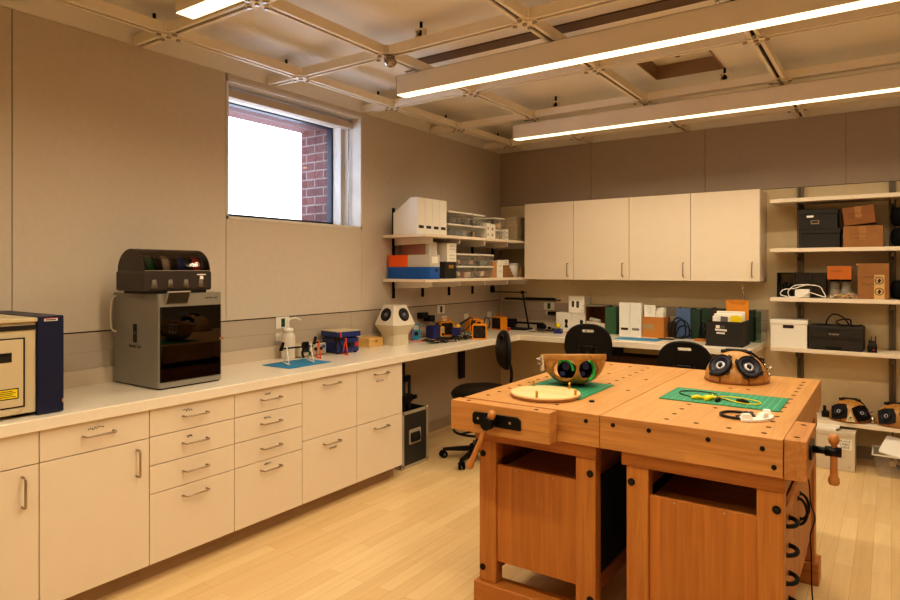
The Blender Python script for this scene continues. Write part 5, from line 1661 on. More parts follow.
# folders standing against the wall
for (xa, xb, y0, h, m, lb) in ((-1.628, -1.50, 6.0, .275, FOLDB, 'blue file box standing first in the folder row'), (-1.495, -1.415, 6.0, .27, GREENF, 'dark green file box second in the folder row'), (-1.41, -1.325, 6.02, .278, GREENF, 'dark green file box third in the folder row'),
                               (-1.32, -1.20, 5.99, .285, mat('dark_brown_folder', (60, 46, 36), .6), 'dark brown file box behind the open black box'), (-1.195, -.985, 6.03, .275, GREENF, 'wide dark green file box at the end of the folder row')):
    t = thing('file_box', lb, 'file box', ((xa + xb) / 2, 6.1, CZ), group='file boxes on the back counter')
    wpart(MB().box((xa, y0, CZ), (xa + .004, 6.174, CZ + h)).box((xb - .004, y0, CZ), (xb, 6.174, CZ + h)).box((xa + .004, y0, CZ), (xb - .004, y0 + .004, CZ + h)).box((xa + .004, y0 + .004, CZ), (xb - .004, 6.174, CZ + .004)), 'cover', m, t)
    wpart(MB().box((xa + .006, y0 + .006, CZ + .005), (xb - .006, 6.17, CZ + h - .012)), 'contents', mat('folder_inside', (70, 62, 54), .8), t)
t = thing('glass_panel', 'greenish glass sheet leaning at the right end of the back counter', 'glass sheet', (-.955, 6.1, CZ))
wpart(MB().box((-.975, 5.99, CZ), (-.915, 5.996, CZ + .27)), 'sheet', SEAGL, t)
solo(MB().prism(arc(0, 0, .055, 0, 2 * PI, 24)[:-1], 0, .016, bev=.003), 'wooden_coaster', mat('orange_wood_disc', (190, 116, 50), .5), 'flat round orange wood piece left of the open black box', 'disc', loc=(-1.385, 5.88, CZ))
# open black box with papers
t = thing('black_file_box', 'open black box with white stickers at the counter end', 'box', (-1.13, 5.68, CZ))
BB = mat('black_box_card', (36, 31, 28), .6)
x0, x1, y0, y1 = -1.262, -.985, 5.545, 5.86
wpart(MB().box((x0, y0, CZ), (x1, y1, CZ + .203), bev=.002), 'box_body', BB, t, cutter=MB().box((x0 + .006, y0 + .006, CZ + .006), (x1 - .006, y1 - .006, CZ + .3)))
wpart(MB().box((x0 - .005, y0 - .005, CZ), (x1 + .005, y0 - .0005, CZ + .016)).box((x1 + .0005, y0 - .005, CZ), (x1 + .005, y1, CZ + .016)), 'base_rim', BB, t)
Mb = FR((-1.145, y0 - .0003, CZ + .12), (1, 0, 0), (0, 0, 1))
mb = MB().box((-.04, .028, 0), (-.01, .052, .0006), 0, M=Mb).box((-.01, .028, 0), (.03, .05, .0005), 1, M=Mb).prism([(-.045, .008), (.045, .003), (.045, .02), (-.045, .024)], 0, .0006, 0, M=Mb).prism([(-.035, -.018), (.03, -.02), (.03, -.006), (-.035, -.004)], 0, .0006, 0, M=Mb)
mb.scribble(.07, .006, Mb @ Matrix.Translation((0, .0135, .0004)), 2, .0008, 12, 50).scribble(.05, .005, Mb @ Matrix.Translation((0, -.012, .0004)), 2, .0008, 10, 51)
wpart(mb, 'stickers', [PAPER, mat('grey_sticker', (90, 84, 80), .5), INK], t, 'torn white stickers')
for k in range(8):
    y = y0 + .032 + k * .025
    solo(MB().box((x0 + .045 + .006 * (k % 3), y, CZ + .02), (x1 - .012 - .004 * (k % 2), y + .010, CZ + .245 + .012 * ((k * 7) % 4) / 3 + .004 * k), bev=.001), 'paper_folder', PAPER, 'white paper folder standing in the open black box', 'paper folder', 'white paper folders in the black box')
solo(MB().prism([(-.045, -.15), (.05, -.15), (.055, .02), (.02, .035), (-.03, .028)], 0, .006, M=FR((-1.045, y0 + .026, CZ + .222), (1, 0, 0), (0, 0, 1))), 'yellow_packet', YELLOW, 'bright yellow packet sticking out of the open black box', 'packet')
solo(MB().prism([(-.035, -.15), (.02, -.15), (.025, .025), (-.03, .03)], 0, .005, M=FR((-1.122, y0 + .026, CZ + .216), (1, 0, 0), (0, 0, 1))), 'grey_packet', mat('grey_packet', (110, 106, 104), .5), 'dark grey packet sticking out of the black box beside yellow one', 'packet')
t = thing('padded_envelope', 'orange padded envelope standing up out of the black box', 'envelope', (-1.03, 5.76, CZ + .18))
Me = FR((-1.075, 5.83, CZ + .28), (1, .06, 0), (0, -.06, 1))
EN = mat('manila_orange', (226, 150, 50), .55, var=.05)
wpart(MB().prism([(-.088, -.11), (.088, -.11), (.092, .09), (.07, .086), (-.086, .092)], -.006, .006, M=Me, bev=.003), 'envelope_body', EN, t)
wpart(MB().prism([(-.086, .092), (.092, .09), (.05, .05), (-.05, .06)], .006, .009, M=Me), 'flap', mat('manila_flap', (206, 128, 36), .5), t)
solo(MB().tube([(-1.0, 5.845, CZ + .30), (-1.04, 5.84, CZ + .50)], .003, 6).tube([(-.998, 5.845, CZ + .20), (-1.0, 5.845, CZ + .30)], .004, 6), 'metal_rod', STEEL, 'thin pale rod sticking up behind the orange envelope', 'rod')

# flight case and folded stand under the counter
t = thing('flight_case', 'open black flight case with aluminium edges under the left counter', 'flight case', (-3.28, 3.965, 0))
ex0, ex1, ey0, ey1, eh = -3.50, -3.08, 3.80, 4.133, .443
wpart(MB().box((ex0 + .004, ey0 + .004, .004), (ex1 - .004, ey1 - .004, eh - .004)), 'case_body', mat('case_charcoal', (48, 44, 40), .6), t, cutter=MB().box((ex0 + .016, ey0 + .016, .02), (ex1 - .016, ey1 - .016, eh + .1)))
ALE = mat('case_aluminium', (188, 178, 162), .4, .35)
mb = MB()
q = .024
for x in (ex0, ex1 - q):
    for y in (ey0, ey1 - q):
        mb.box((x, y, .0), (x + q, y + q, eh))
for z in (0, eh - q):
    for x in (ex0, ex1 - .006):
        mb.box((x, ey0, z), (x + .006, ey1, z + q))
    for y in (ey0, ey1 - .006):
        mb.box((ex0, y, z), (ex1, y + .006, z + q))
wpart(mb, 'aluminium_edge', ALE, t, cutter=MB().box((ex0 + .0165, ey0 + .0165, .02), (ex1 - .0165, ey1 - .0165, eh + .1)))
for y in (ey0 + .012, ey1 - .012):
    for z in (.016, eh - .016):
        wpart(MB().ell((ex1 - .012, y, z), (.019, .019, .022), 14), 'ball_corner', STEEL, t)
Mh = FR((ex1 - .0035, (ey0 + ey1) / 2 - .005, .235), (0, 1, 0), (0, 0, 1))
h = wpart(MB().prism(rrect(-.075, .075, -.058, .058, .012), 0, .003, M=Mh), 'handle_dish', ALE, t)
wpart(MB().box((-.055, -.045, .003), (.055, .03, .0045), M=Mh), 'dark_recess', DARKSLOT, h)
wpart(MB().tube(smooth_path([(-.05, .022, .006), (-.05, -.025, .012), (-.03, -.034, .016), (.03, -.034, .016), (.05, -.025, .012), (.05, .022, .006)], 4), .006, 8, M=Mh), 'grip', BLACK, h)
t = thing('folded_stand', 'black folded equipment stand standing in the open flight case', 'stand', (-3.17, 3.9, .03))
wpart(MB().cyl((-3.16, 3.90, .021), (-3.16, 3.90, .81), .022, n=14).cyl((-3.21, 3.93, .021), (-3.20, 3.93, .76), .013, n=10).cyl((-3.13, 3.95, .021), (-3.13, 3.95, .70), .012, n=10).cyl((-3.20, 3.86, .021), (-3.20, 3.86, .80), .012, n=10), 'pole', BLACK, t)
wpart(MB().box((-3.20, 3.87, .50), (-3.115, 3.985, .56), bev=.008).box((-3.19, 3.88, .66), (-3.12, 3.96, .71), bev=.006).cyl((-3.12, 3.99, .53), (-3.12, 4.02, .53), .018, n=12), 'clamp_collar', BLACKM, t)
# ------------------------------------------------------------------ corner shelves, upper board (top at 1.84)
SZ1, SZ2 = 1.8405, 1.4635
labs = ['white magazine file at the left end of the upper corner shelf', 'white magazine file second from left on upper corner shelf', 'white magazine file third from left on upper corner shelf', 'white magazine file fourth, next to the clear bins on upper shelf']
for i in range(4):
    mag_file('magazine_file', labs[i], -3.225, 4.178 + i * .1055, SZ1, .1035, .26, .305, '+x', WHITE, SL, 'white magazine files on the corner shelf', (.2, .024), .6)

def clear_bin(label, x0, x1, y0, y1, z, h, seed, cols, grp='clear lidded bins on the corner shelves'):
    t = thing('clear_bin', label, 'storage bin', ((x0 + x1) / 2, (y0 + y1) / 2, z), group=grp)
    e = .012
    hb = h - .016
    cx, cy = (x0 + x1) / 2, (y0 + y1) / 2
    def rect(k, zz):
        return [((x0 - cx) * k + cx, (y0 - cy) * k + cy, zz), ((x1 - cx) * k + cx, (y0 - cy) * k + cy, zz), ((x1 - cx) * k + cx, (y1 - cy) * k + cy, zz), ((x0 - cx) * k + cx, (y1 - cy) * k + cy, zz)]
    wpart(MB().loft([rect(.88, z), rect(.97, z + hb)], smooth=False), 'tub', CLEAR, t, 'clear plastic tub')
    wpart(MB().box((x0, y0, z + hb), (x1, y1, z + h), bev=.004), 'lid', LIDGREY, t, 'pale translucent lid')
    rn = random.Random(seed)
    mb = MB()
    for k in range(30):
        r = rn.uniform(.018, .036)
        px = rn.uniform(x0 + .06, x1 - .052) if k % 3 else x1 - .056
        py = rn.uniform(y0 + .05, y1 - .05)
        pz = z + r * .8 + .004 + rn.random() * max(.01, hb * .75 - 2 * r)
        if k % 2:
            mb.box((px - r, py - r, pz - r * .8), (px + r, py + r * .9, pz + r * .6), rn.randrange(3), bev=.003)
        else:
            mb.ell((px, py, pz), (r * 1.1, r * 1.2, r * .8), 8, rn.randrange(3))
    wpart(mb, 'contents', [mat('bin_mix_%d%d' % (seed, j), c, .6, var=.25, scale=40) for j, c in enumerate(cols)], t, 'mixed small parts seen through the tub')
DARKC = [(54, 44, 38), (40, 36, 34), (90, 70, 56)]
GREYC = [(100, 110, 116), (70, 84, 92), (150, 140, 126)]
TANC = [(200, 176, 140), (150, 110, 70), (70, 60, 54)]
REDC = [(160, 70, 60), (190, 170, 150), (90, 80, 76)]
xa, xb = -3.53, -3.225
clear_bin('clear bin of dark cables, on top beside the magazine files', xa, xb, 4.63, 5.02, SZ1 + .116, .112, 1, DARKC)
clear_bin('clear bin of grey parts, under the bin of dark cables', xa, xb, 4.63, 5.02, SZ1, .115, 2, GREYC)
clear_bin('clear bin with grey parts, on top second from the magazine files', xa, xb, 5.03, 5.255, SZ1 + .116, .112, 3, GREYC)
clear_bin('clear bin with tan parts, under the second upper bin', xa, xb, 5.03, 5.255, SZ1, .115, 4, TANC)
clear_bin('clear bin with tan and dark parts, on top near the corner', xa, xb, 5.44, 5.63, SZ1 + .103, .118, 5, [(206, 180, 140), (60, 56, 54), (120, 90, 60)])
clear_bin('clear bin with blue grey parts, at the bottom near the corner', xa, xb, 5.44, 5.60, SZ1, .102, 6, [(90, 104, 116), (190, 170, 140), (60, 66, 74)])
mb = None
for (y0, y1, h, lb) in ((5.262, 5.322, .155, 'narrow white carton standing between bins on upper corner shelf'), (5.33, 5.425, .15, 'white carton with dark slots left of the corner bins'), (5.635, 5.685, .115, 'narrow white carton right of the corner bins')):
    t = thing('white_carton', lb, 'box', (-3.28, (y0 + y1) / 2, SZ1), group='narrow white cartons on the upper corner shelf')
    wpart(MB().box((-3.45, y0, SZ1), (-3.215, y1, SZ1 + h), bev=.0015), 'carton', PAPER, t)
    wpart(MB().box((-3.2151, y0 + (y1 - y0) * .25, SZ1 + h * .58), (-3.2145, y0 + (y1 - y0) * .55, SZ1 + h * .75)).box((-3.2151, y0 + (y1 - y0) * .25, SZ1 + h * .2), (-3.2145, y0 + (y1 - y0) * .5, SZ1 + h * .36)), 'printed_mark', CARDD, t)
BEI = mat('beige_box_card', (196, 178, 148), .6, var=.02)
for k, (z, lb) in enumerate(((0, 'beige lidded box at the bottom of the corner stack'), (.085, 'beige lidded box in the middle of the corner stack'), (.17, 'beige lidded box on top of the corner stack'))):
    t = thing('beige_box', lb, 'box', (-3.33, 5.95, SZ1 + z), group='beige boxes stacked in the corner')
    wpart(MB().box((-3.40, 5.85, SZ1 + z + .0005), (-3.215, 6.15, SZ1 + z + .058)), 'box_body', BEI, t)
    wpart(MB().box((-3.408, 5.842, SZ1 + z + .0585), (-3.207, 6.158, SZ1 + z + .0835), bev=.001), 'lid', BEI, t)

# ------------------------------------------------------------------ corner shelves, lower board
def lever_box(label, z, h, stripes, spine, grp):
    t = thing('box_file', label, 'box file', (-3.4, 4.35, z), group=grp)
    prev = -3.575
    for i, (xe_, m) in enumerate(stripes):
        wpart(MB().box((prev + .0002, 4.218, z), (xe_, 4.36, z + h), bev=.0008), 'cover' if i == 0 else 'cover_band', m, t)
        prev = xe_
    wpart(MB().box((-3.1285, 4.25, z + h * .3), (-3.1275, 4.33, z + h * .85)) if spine == 'label' else MB().cyl((-3.1285, 4.315, z + h * .75), (-3.1275, 4.315, z + h * .75), .016, n=18), 'spine_label' if spine == 'label' else 'finger_hole', PAPER if spine == 'label' else DARKSLOT, t)
ORC = mat('orange_card', (238, 98, 24), .5)
GRC = mat('pale_grey_card', (196, 188, 178), .6)
lever_box('blue box file lying at the left end of lower corner shelf', SZ2, .101, [(-3.1285, BLUE)], 'hole', 'box files lying on the lower corner shelf')
lever_box('orange and grey box file lying on top of the blue one', SZ2 + .1015, .102, [(-3.36, ORC), (-3.1285, GRC)], 'label', 'box files lying on the lower corner shelf')
t = thing('pink_box', 'dull pink box with white label cards behind the box files', 'box', (-3.5, 4.62, SZ2))
wpart(MB().box((-3.575, 4.40, SZ2), (-3.31, 4.52, SZ2 + .308), bev=.001), 'carton', mat('dull_pink_card', (206, 156, 138), .7), t)
def note_card(nme, label, y0, y1, z0, z1, x=-3.2, th=.1, seed=0):
    t = thing(nme, label, 'box', (x - th / 2, (y0 + y1) / 2, z0), group='small white cartons with handwriting')
    wpart(MB().box((x - th, y0, z0), (x, y1, z1), bev=.001), 'carton', PAPER, t)
    mb = MB()
    for k in range(2):
        mb.scribble((y1 - y0) * .55, .012, FR((x, (y0 + y1) / 2 + .005, z0 + (z1 - z0) * (.68 - .34 * k)), (0, 1, 0), (0, 0, 1)), 0, .0011, 9, seed + k)
    wpart(mb, 'handwriting', INK, t)
note_card('white_carton', 'white handwritten carton standing in front of the pink box', 4.40, 4.52, SZ2, SZ2 + .318, -3.27, .038, 60)
t = thing('black_storage_box', 'black box with a brass label holder on the lower corner shelf', 'box', (-3.3, 4.62, SZ2))
wpart(MB().box((-3.48, 4.535, SZ2), (-3.2, 4.71, SZ2 + .148), bev=.002), 'box_body', CHARC, t)
wpart(MB().box((-3.2, 4.595, SZ2 + .09), (-3.1975, 4.67, SZ2 + .12), bev=.001), 'label_holder', BRASS, t)
note_card('white_carton', 'white handwritten carton lying on the black storage box', 4.57, 4.715, SZ2 + .1485, SZ2 + .232, -3.2, .2, 62)
note_card('white_carton', 'white handwritten carton topmost above the black storage box', 4.57, 4.715, SZ2 + .2325, SZ2 + .312, -3.2, .2, 64)
clear_bin('clear bin on top beside the black storage box', -3.51, -3.2, 4.73, 5.09, SZ2 + .114, .112, 11, [(90, 80, 74), (60, 54, 50), (170, 130, 110)])
clear_bin('clear bin of red and white parts on the lower shelf board', -3.51, -3.2, 4.73, 5.09, SZ2, .113, 12, REDC)
clear_bin('clear bin on top, right one of the lower corner shelf', -3.51, -3.2, 5.10, 5.38, SZ2 + .114, .112, 13, GREYC)
clear_bin('clear bin of tan parts on the lower shelf board', -3.51, -3.2, 5.10, 5.38, SZ2, .113, 14, [(206, 160, 100), (220, 200, 170), (130, 90, 60)])
solo(MB().box((-3.42, 5.385, SZ2), (-3.22, 5.455, SZ2 + .16), bev=.001), 'orange_carton', mat('tan_orange_card', (196, 140, 80), .7), 'tan upright carton right of the clear bins on the lower shelf', 'box')
note_card('white_carton', 'tall white carton standing right of the clear bins', 5.47, 5.585, SZ2, SZ2 + .172, -3.22, .2, 70)
for k, lb in enumerate(('flat brown carton at the bottom of the stepped stack', 'flat brown carton second from the bottom of stepped stack', 'flat brown carton third from the bottom of stepped stack', 'flat brown carton on top of stepped stack under white card box')):
    solo(MB().box((-3.40, 5.60, SZ2 + .031 * k), (-3.22, 5.80 - .028 * k, SZ2 + .031 * k + .03), bev=.001), 'flat_carton', CARD, lb, 'box', 'flat brown cartons near the corner')
note_card('white_carton', 'small white card box on the brown carton stack', 5.62, 5.735, SZ2 + .1245, SZ2 + .18, -3.24, .08, 72)
t = thing('white_tub', 'white round tub beside the brown cartons on lower shelf', 'tub', (-3.29, 5.885, SZ2))
part(MB().lathe([(0, 0), (.058, 0), (.066, .128), (0, .128)], 24, sharp=True), 'tub_body', WHITE, t)
part(MB().lathe([(0, .1285), (.07, .1285), (.07, .145), (0, .145)], 24, sharp=True), 'lid', WHITE, t)
t = thing('small_tan_box', 'small tan box with a printed stamp beside the white tub', 'box', (-3.27, 6.04, SZ2))
wpart(MB().box((-3.36, 5.965, SZ2), (-3.22, 6.10, SZ2 + .105), bev=.001), 'carton', mat('tan_card', (206, 168, 120), .7), t)
wpart(MB().scribble(.05, .03, FR((-3.22, 6.03, SZ2 + .05), (0, 1, 0), (0, 0, 1)), 0, .002, 9, 80), 'stamp', CARDD, t)

# ------------------------------------------------------------------ right shelving bay
R1, R2, R3, R4 = 1.7185, 1.3125, .9025, .3455
def lid_box(label, x0, x1, y0, y1, z, h, m, grp, lid=.038, ov=.005, fr=None):
    t = thing('lidded_box', label, 'box', ((x0 + x1) / 2, (y0 + y1) / 2, z), group=grp)
    wpart(MB().box((x0 + ov, y0 + ov, z), (x1 - ov, y1 - ov, z + h - lid - .0003), bev=.002), 'box_body', m, t)
    wpart(MB().box((x0, y0, z + h - lid), (x1, y1, z + h), bev=.002), 'lid', m, t)
    return t
t = lid_box('dark grey lidded box on the shelf under another dark box', -.61, -.33, 5.90, 6.13, R1, .152, CHARC, 'dark storage boxes')
t = lid_box('dark grey lidded box with metal label holder, on top', -.625, -.345, 5.895, 6.12, R1 + .1525, .158, CHARC, 'dark storage boxes')
wpart(MB().box((-.565, 5.897, R1 + .245), (-.515, 5.8995, R1 + .262), bev=.001), 'paper_tag', PAPER, t)
wpart(MB().box((-.535, 5.894, R1 + .19), (-.475, 5.8995, R1 + .222), bev=.002), 'label_holder', NICKEL, t)
wpart(MB().box((-.527, 5.893, R1 + .2), (-.483, 5.8938, R1 + .216)), 'label_window', DARKSLOT, t)
def carton(label, x0, x1, y0, y1, z, h, m, tape=True, seed=0, rot=0, grp='brown cardboard cartons in the right bay', lines=2):
    cx, cy = (x0 + x1) / 2, (y0 + y1) / 2
    t = thing('carton', label, 'box', (cx, cy, z), 0, grp)
    M = Matrix.Rotation(rot, 4, 'Y')
    w, d = x1 - x0, y1 - y0
    off = abs(math.sin(rot)) * w / 2
    Mo = Matrix.Translation((0, 0, off)) @ M
    part(MB().box((-w / 2, -d / 2, 0), (w / 2, d / 2, h), bev=.002, M=Mo), 'carton_body', m, t)
    if tape:
        part(MB().box((-.025, -d / 2 - .0006, h * .35), (.02, -d / 2, h), M=Mo).box((-.025, -d / 2, h), (.02, d / 2, h + .0006), M=Mo), 'tape', mat('packing_tape_%d' % seed, (164, 116, 70), .3), t)
    mb = MB()
    for k in range(lines):
        mb.scribble(w * .45, .014, Mo @ FR((-w * .12, -d / 2, h * (.62 - .2 * k)), (1, 0, 0), (0, 0, 1)), 0, .0012, 14, seed + k)
    part(mb, 'handwriting', INK, t)
    return t, Mo, w, d, h
carton('large brown carton on the second shelf of the right bay', -.313, -.05, 5.91, 6.13, R1, .167, CARD, seed=90)
carton('tilted brown carton lying on top of the large carton', -.305, -.095, 5.92, 6.12, R1 + .168, .142, mat('darker_cardboard', (136, 88, 48), .8, var=.06, scale=14), seed=94, rot=-.11)
for k, (z, lb) in enumerate(((R1, 'lower round black bag at right edge of second shelf'), (R1 + .1545, 'upper round black bag at right edge of second shelf'), (R2, 'round black bag at the right edge of the third shelf'))):
    t = thing('round_bag', lb, 'bag', (.066, 6.0, z), group='round black bags')
    part(MB().lathe([(0, 0), (.045, .004), (.066, .03), (.072, .075), (.066, .12), (.045, .146), (0, .15)], 24), 'bag_body', RUBBER, t)
    part(MB().tube([(0, .0725 * math.cos(a), .075 + .0755 * math.sin(a)) for a in [2 * PI * i / 24 for i in range(24)]], .003, 5, closed=True), 'zip_seam', BLACK, t)
# third shelf
t = thing('black_organizer', 'black open organizer with compartments on the third shelf', 'organizer', (-.6, 6.03, R2))
x0, x1, y0, y1, h = -.79, -.432, 5.965, 6.14, .205
wpart(MB().box((x0, y1 - .005, R2), (x1, y1, R2 + h)).box((x0, y0, R2), (x1, y1 - .005, R2 + .005)).box((x0, y0, R2 + .005), (x0 + .005, y1 - .005, R2 + h)).box((x1 - .005, y0, R2 + .005), (x1, y1 - .005, R2 + h)).box((-.672, y0, R2 + .005), (-.66, y1 - .005, R2 + h)).box((-.545, y0, R2 + .005), (-.535, y1 - .005, R2 + h)), 'frame', mat('organizer_black', (30, 26, 24), .5), t)
wpart(MB().box((-.659, y0 + .02, R2 + .006), (-.546, y0 + .024, R2 + h - .004)).box((-.534, y0 + .02, R2 + .006), (x1 - .006, y0 + .024, R2 + h - .004)), 'smoked_front', mat('smoked_front', (44, 38, 32), .25), t)
wpart(MB().box((x0 + .006, y1 - .008, R2 + .006), (-.673, y1 - .0055, R2 + h - .01)), 'tan_backing', mat('tan_backing', (120, 92, 58), .7), t, 'tan backing board')
for k in range(5):
    solo(MB().box((-.783 + .021 * k, 5.985, R2 + .0055), (-.768 + .021 * k, 6.1, R2 + .10 + .012 * (k % 3)), bev=.001), 'thin_cassette', BLACK, 'thin black cassette standing in the left organizer compartment', 'cassette', 'thin black cassettes in the organizer')
t = thing('white_adapter', 'white power adapter with a coiled white cable on the third shelf', 'adapter', (-.595, 5.90, R2))
part(MB().box((-.052, -.022, .002), (.052, .03, .07), bev=.006), 'adapter_body', WHITE, t)
pts1 = [(-.05, .0, .01), (-.11, -.01, .006), (-.16, -.012, .03), (-.13, -.008, .066), (-.06, -.026, .075), (.03, -.028, .105), (.12, -.02, .095), (.15, -.02, .05), (.165, -.02, .012), (.13, -.03, .02), (.05, -.032, .045), (.0, -.035, .012), (-.08, -.035, .006), (-.10, -.02, .05), (-.05, -.028, .10), (.05, -.03, .11)]
part(MB().tube(smooth_path(pts1, 6), .0042, 7), 'cable', WHITE, t)
for k, (x0, x1, lb) in enumerate(((-.41, -.338, 'clear jar left under the orange carton'), (-.33, -.262, 'clear jar right under the orange carton'))):
    t = thing('clear_jar', lb, 'jar', ((x0 + x1) / 2, 6.0, R2), group='clear jars on the third shelf')
    part(MB().lathe([(0, .001), (.033, .001), (.034, .006), (.034, .13), (.031, .136), (0, .136)], 20, sharp=True), 'glass', CLEAR, t)
    part(MB().lathe([(0, .1365), (.035, .1365), (.035, .150), (0, .150)], 20, sharp=True), 'lid', BLACK, t)
    part(MB().lathe([(0, .004), (.028, .004), (.028, .07 + .02 * k), (0, .07 + .02 * k)], 14, sharp=True), 'contents', mat('jar_fill_%d' % k, (120, 110, 98), .8, var=.3, scale=60), t)
t, Mo, w, d, h = carton('small orange carton lying on top of the clear jars', -.424, -.256, 5.935, 6.06, R2 + .1505, .108, ORANGEB, tape=False, seed=98, lines=1, grp='small cartons')
# parts bag
rn = random.Random(21)
t = thing('parts_bag', 'clear bag of coloured small parts at the front of third shelf', 'bag', (-.315, 5.90, R2))
mb = MB()
for k in range(42):
    a, r = rn.random() * 2 * PI, math.sqrt(rn.random())
    x, y = r * .095 * math.cos(a), r * .03 * math.sin(a)
    z = (1 - r * r) * .05 * rn.random() + .009
    mb.box((x - .011, y - .006, z - .005), (x + .011, y + .006, z + .005), rn.randrange(6), bev=.001, M=Matrix.Translation((0, 0, 0)))
part(mb, 'coloured_parts', [mat('part_red', (190, 60, 50), .5), mat('part_green', (30, 90, 70), .5), mat('part_yellow', (226, 180, 60), .5), mat('part_white', (220, 206, 180), .5), mat('part_dark', (50, 56, 52), .5), mat('part_tan', (196, 160, 110), .5)], t)
rings = []
for k, zz in ((.06, .001), (1.0, .002), (1.02, .012), (.8, .045), (.45, .066), (.1, .072)):
    rings.append([(.118 * k * math.cos(2 * PI * i / 20) * (1 + .06 * math.sin(i * 2.3)), .042 * k * math.sin(2 * PI * i / 20), zz) for i in range(20)])
part(MB().loft(rings), 'bag_film', FILM, t, 'clear plastic film')
# carton with two round printed marks
t, Mo, w, d, h = carton('tall brown carton with round black printed marks on third shelf', -.215, -.012, 5.915, 6.10, R2, .278, CARD, tape=False, seed=102)
mb = MB().box((.005, -d / 2 - .0006, .0), (.072, -d / 2, .19), 0)
for zc in (.145, .06):
    M = FR((.038, -d / 2 - .0006, zc), (1, 0, 0), (0, 0, 1))
    mb.lathe([(.029, 0), (.029, .0006), (.024, .0006), (.024, 0)], 24, 1, M=M)
    mb.prism([(-.008, -.016), (.004, -.018), (.012, .004), (.002, .018), (-.006, .006)], 0, .0006, 1, M=M)
    mb.box((-.02, -.0035, 0), (.02, -.0005, .0007), 1, M=M)
part(mb, 'printed_sticker', [mat('sticker_tan', (206, 170, 116), .5), INK], t, 'pale sticker with round black stamps')
part(MB().prism([(-w / 2 - .012, h - .014), (-w / 2 + .02, h - .03), (-w / 2 + .02, h - .002), (-w / 2 - .004, h + .004)], 0, .004, M=FR((0, -d / 2, 0), (1, 0, 0), (0, 0, 1))), 'open_flap', CARD, t)
t, Mo, w, d, h = carton('dark brown carton behind the round bag at the right edge', .135, .38, 5.95, 6.15, R2, .28, mat('deep_brown_cardboard', (140, 86, 44), .8), tape=False, seed=106)
# fourth shelf
t = lid_box('white lidded box with a dark hand hole on the printer shelf', -.832, -.555, 5.88, 6.13, R3, .226, WHITE, 'white lidded box', .034)
wpart(MB().prism(rrect(-.735, -.655, R3 + .158, R3 + .184, .006), 0, .0012, M=FR((0, 5.885, 0), (1, 0, 0), (0, 0, 1))), 'hand_hole', mat('hand_hole_dark', (50, 26, 24), .7), t)
t = thing('laser_printer', 'black office printer with a cable on top on the fourth shelf', 'printer', (-.36, 5.99, R3))
PR = mat('printer_black', (44, 40, 37), .45)
mb = MB().box((-.548, 5.875, R3 + .004), (-.172, 6.14, R3 + .19), bev=.008)
wpart(mb, 'housing', PR, t)
wpart(MB().box((-.535, 5.885, R3), (-.185, 6.13, R3 + .0045)), 'base_foot', RUBBER, t)
pd = wpart(MB().box((-.512, 5.8715, R3 + .102), (-.232, 5.8755, R3 + .150), bev=.0015), 'front_cover', PR, t)
wpart(MB().box((-.54, 5.873, R3 + .086), (-.18, 5.8755, R3 + .089)), 'seam', BLACK, t)
wpart(MB().box((-.41, 5.870, R3 + .152), (-.33, 5.8755, R3 + .161), bev=.001), 'control_strip', BLACK, t)
wpart(MB().box((-.43, 5.871, R3 + .008), (-.32, 5.8755, R3 + .03), bev=.001), 'paper_slot', BLACK, t)
wpart(MB().text('brother', .022, FR((-.37, 5.8713, R3 + .128), (1, 0, 0), (0, 0, 1)), 0, .001), 'maker_mark', mat('pale_print', (206, 196, 180), .4), pd)
wpart(MB().box((-.50, 5.90, R3 + .1902), (-.24, 6.10, R3 + .1935), bev=.001), 'output_tray', BLACK, t)
pts = [(-.43, 5.93, R3 + .20), (-.42, 5.92, R3 + .24), (-.385, 5.92, R3 + .282), (-.335, 5.92, R3 + .275), (-.29, 5.925, R3 + .235), (-.28, 5.93, R3 + .2), (-.33, 5.935, R3 + .2), (-.36, 5.94, R3 + .225), (-.31, 5.945, R3 + .245), (-.265, 5.95, R3 + .24), (-.258, 5.955, R3 + .2), (-.20, 5.96, R3 + .2), (-.19, 5.965, R3 + .205)]
solo(MB().tube(smooth_path([(x, y, z) for x, y, z in pts], 6), .0055, 7), 'usb_cable', BLACK, 'black cable looping up on top of the office printer', 'cable')
t = thing('battery_charger', 'black charger rack with small batteries right of the printer', 'charger', (-.09, 5.97, R3), 0)
part(MB().box((-.06, -.10, 0), (.0, .10, .05), bev=.004), 'charger_base', BLACK, t)
for k in range(4):
    part(MB().box((-.055, -.095 + .048 * k, .0505), (-.006, -.055 + .048 * k, .075), bev=.003), 'battery', CHARC, t)
part(MB().cyl((-.05, -.08, .075), (-.05, -.08, .10), .003, n=6).cyl((-.01, .06, .075), (-.01, .06, .115), .003, n=6).cyl((-.04, .07, .075), (-.04, .07, .11), .003, n=6), 'pin', BLACKM, t)
part(MB().cyl((-.02, -.1005, .022), (-.02, -.099, .022), .006, n=10), 'indicator', REDM, t)
# lowest shelf: two dome speakers, small dark things
dome('bamboo dome speaker with a pale triangular nose on the lowest shelf', (-.272, 5.985, R4 + .0005), .08, .142, .166, .056, .66, .50, True, True, True)
dome('bamboo dome speaker at the right edge of the lowest shelf', (.03, 5.985, R4 + .0005), .12, .135, .166, .056, .66, .50, False, True, True)
solo(MB().box((-.02, -.03, 0), (.03, .03, .05), bev=.006).cyl((0, 0, .05), (0, 0, .09), .012, n=10), 'dark_fitting', BLACK, 'small dark metal fitting left of the dome with pale nose', 'fitting', loc=(-.445, 6.0, R4))
solo(MB().cyl((0, 0, 0), (0, 0, .05), .014, n=14), 'steel_jack', STEEL, 'small grey metal cylinder between the two shelf domes', 'fitting', loc=(-.118, 5.93, R4))
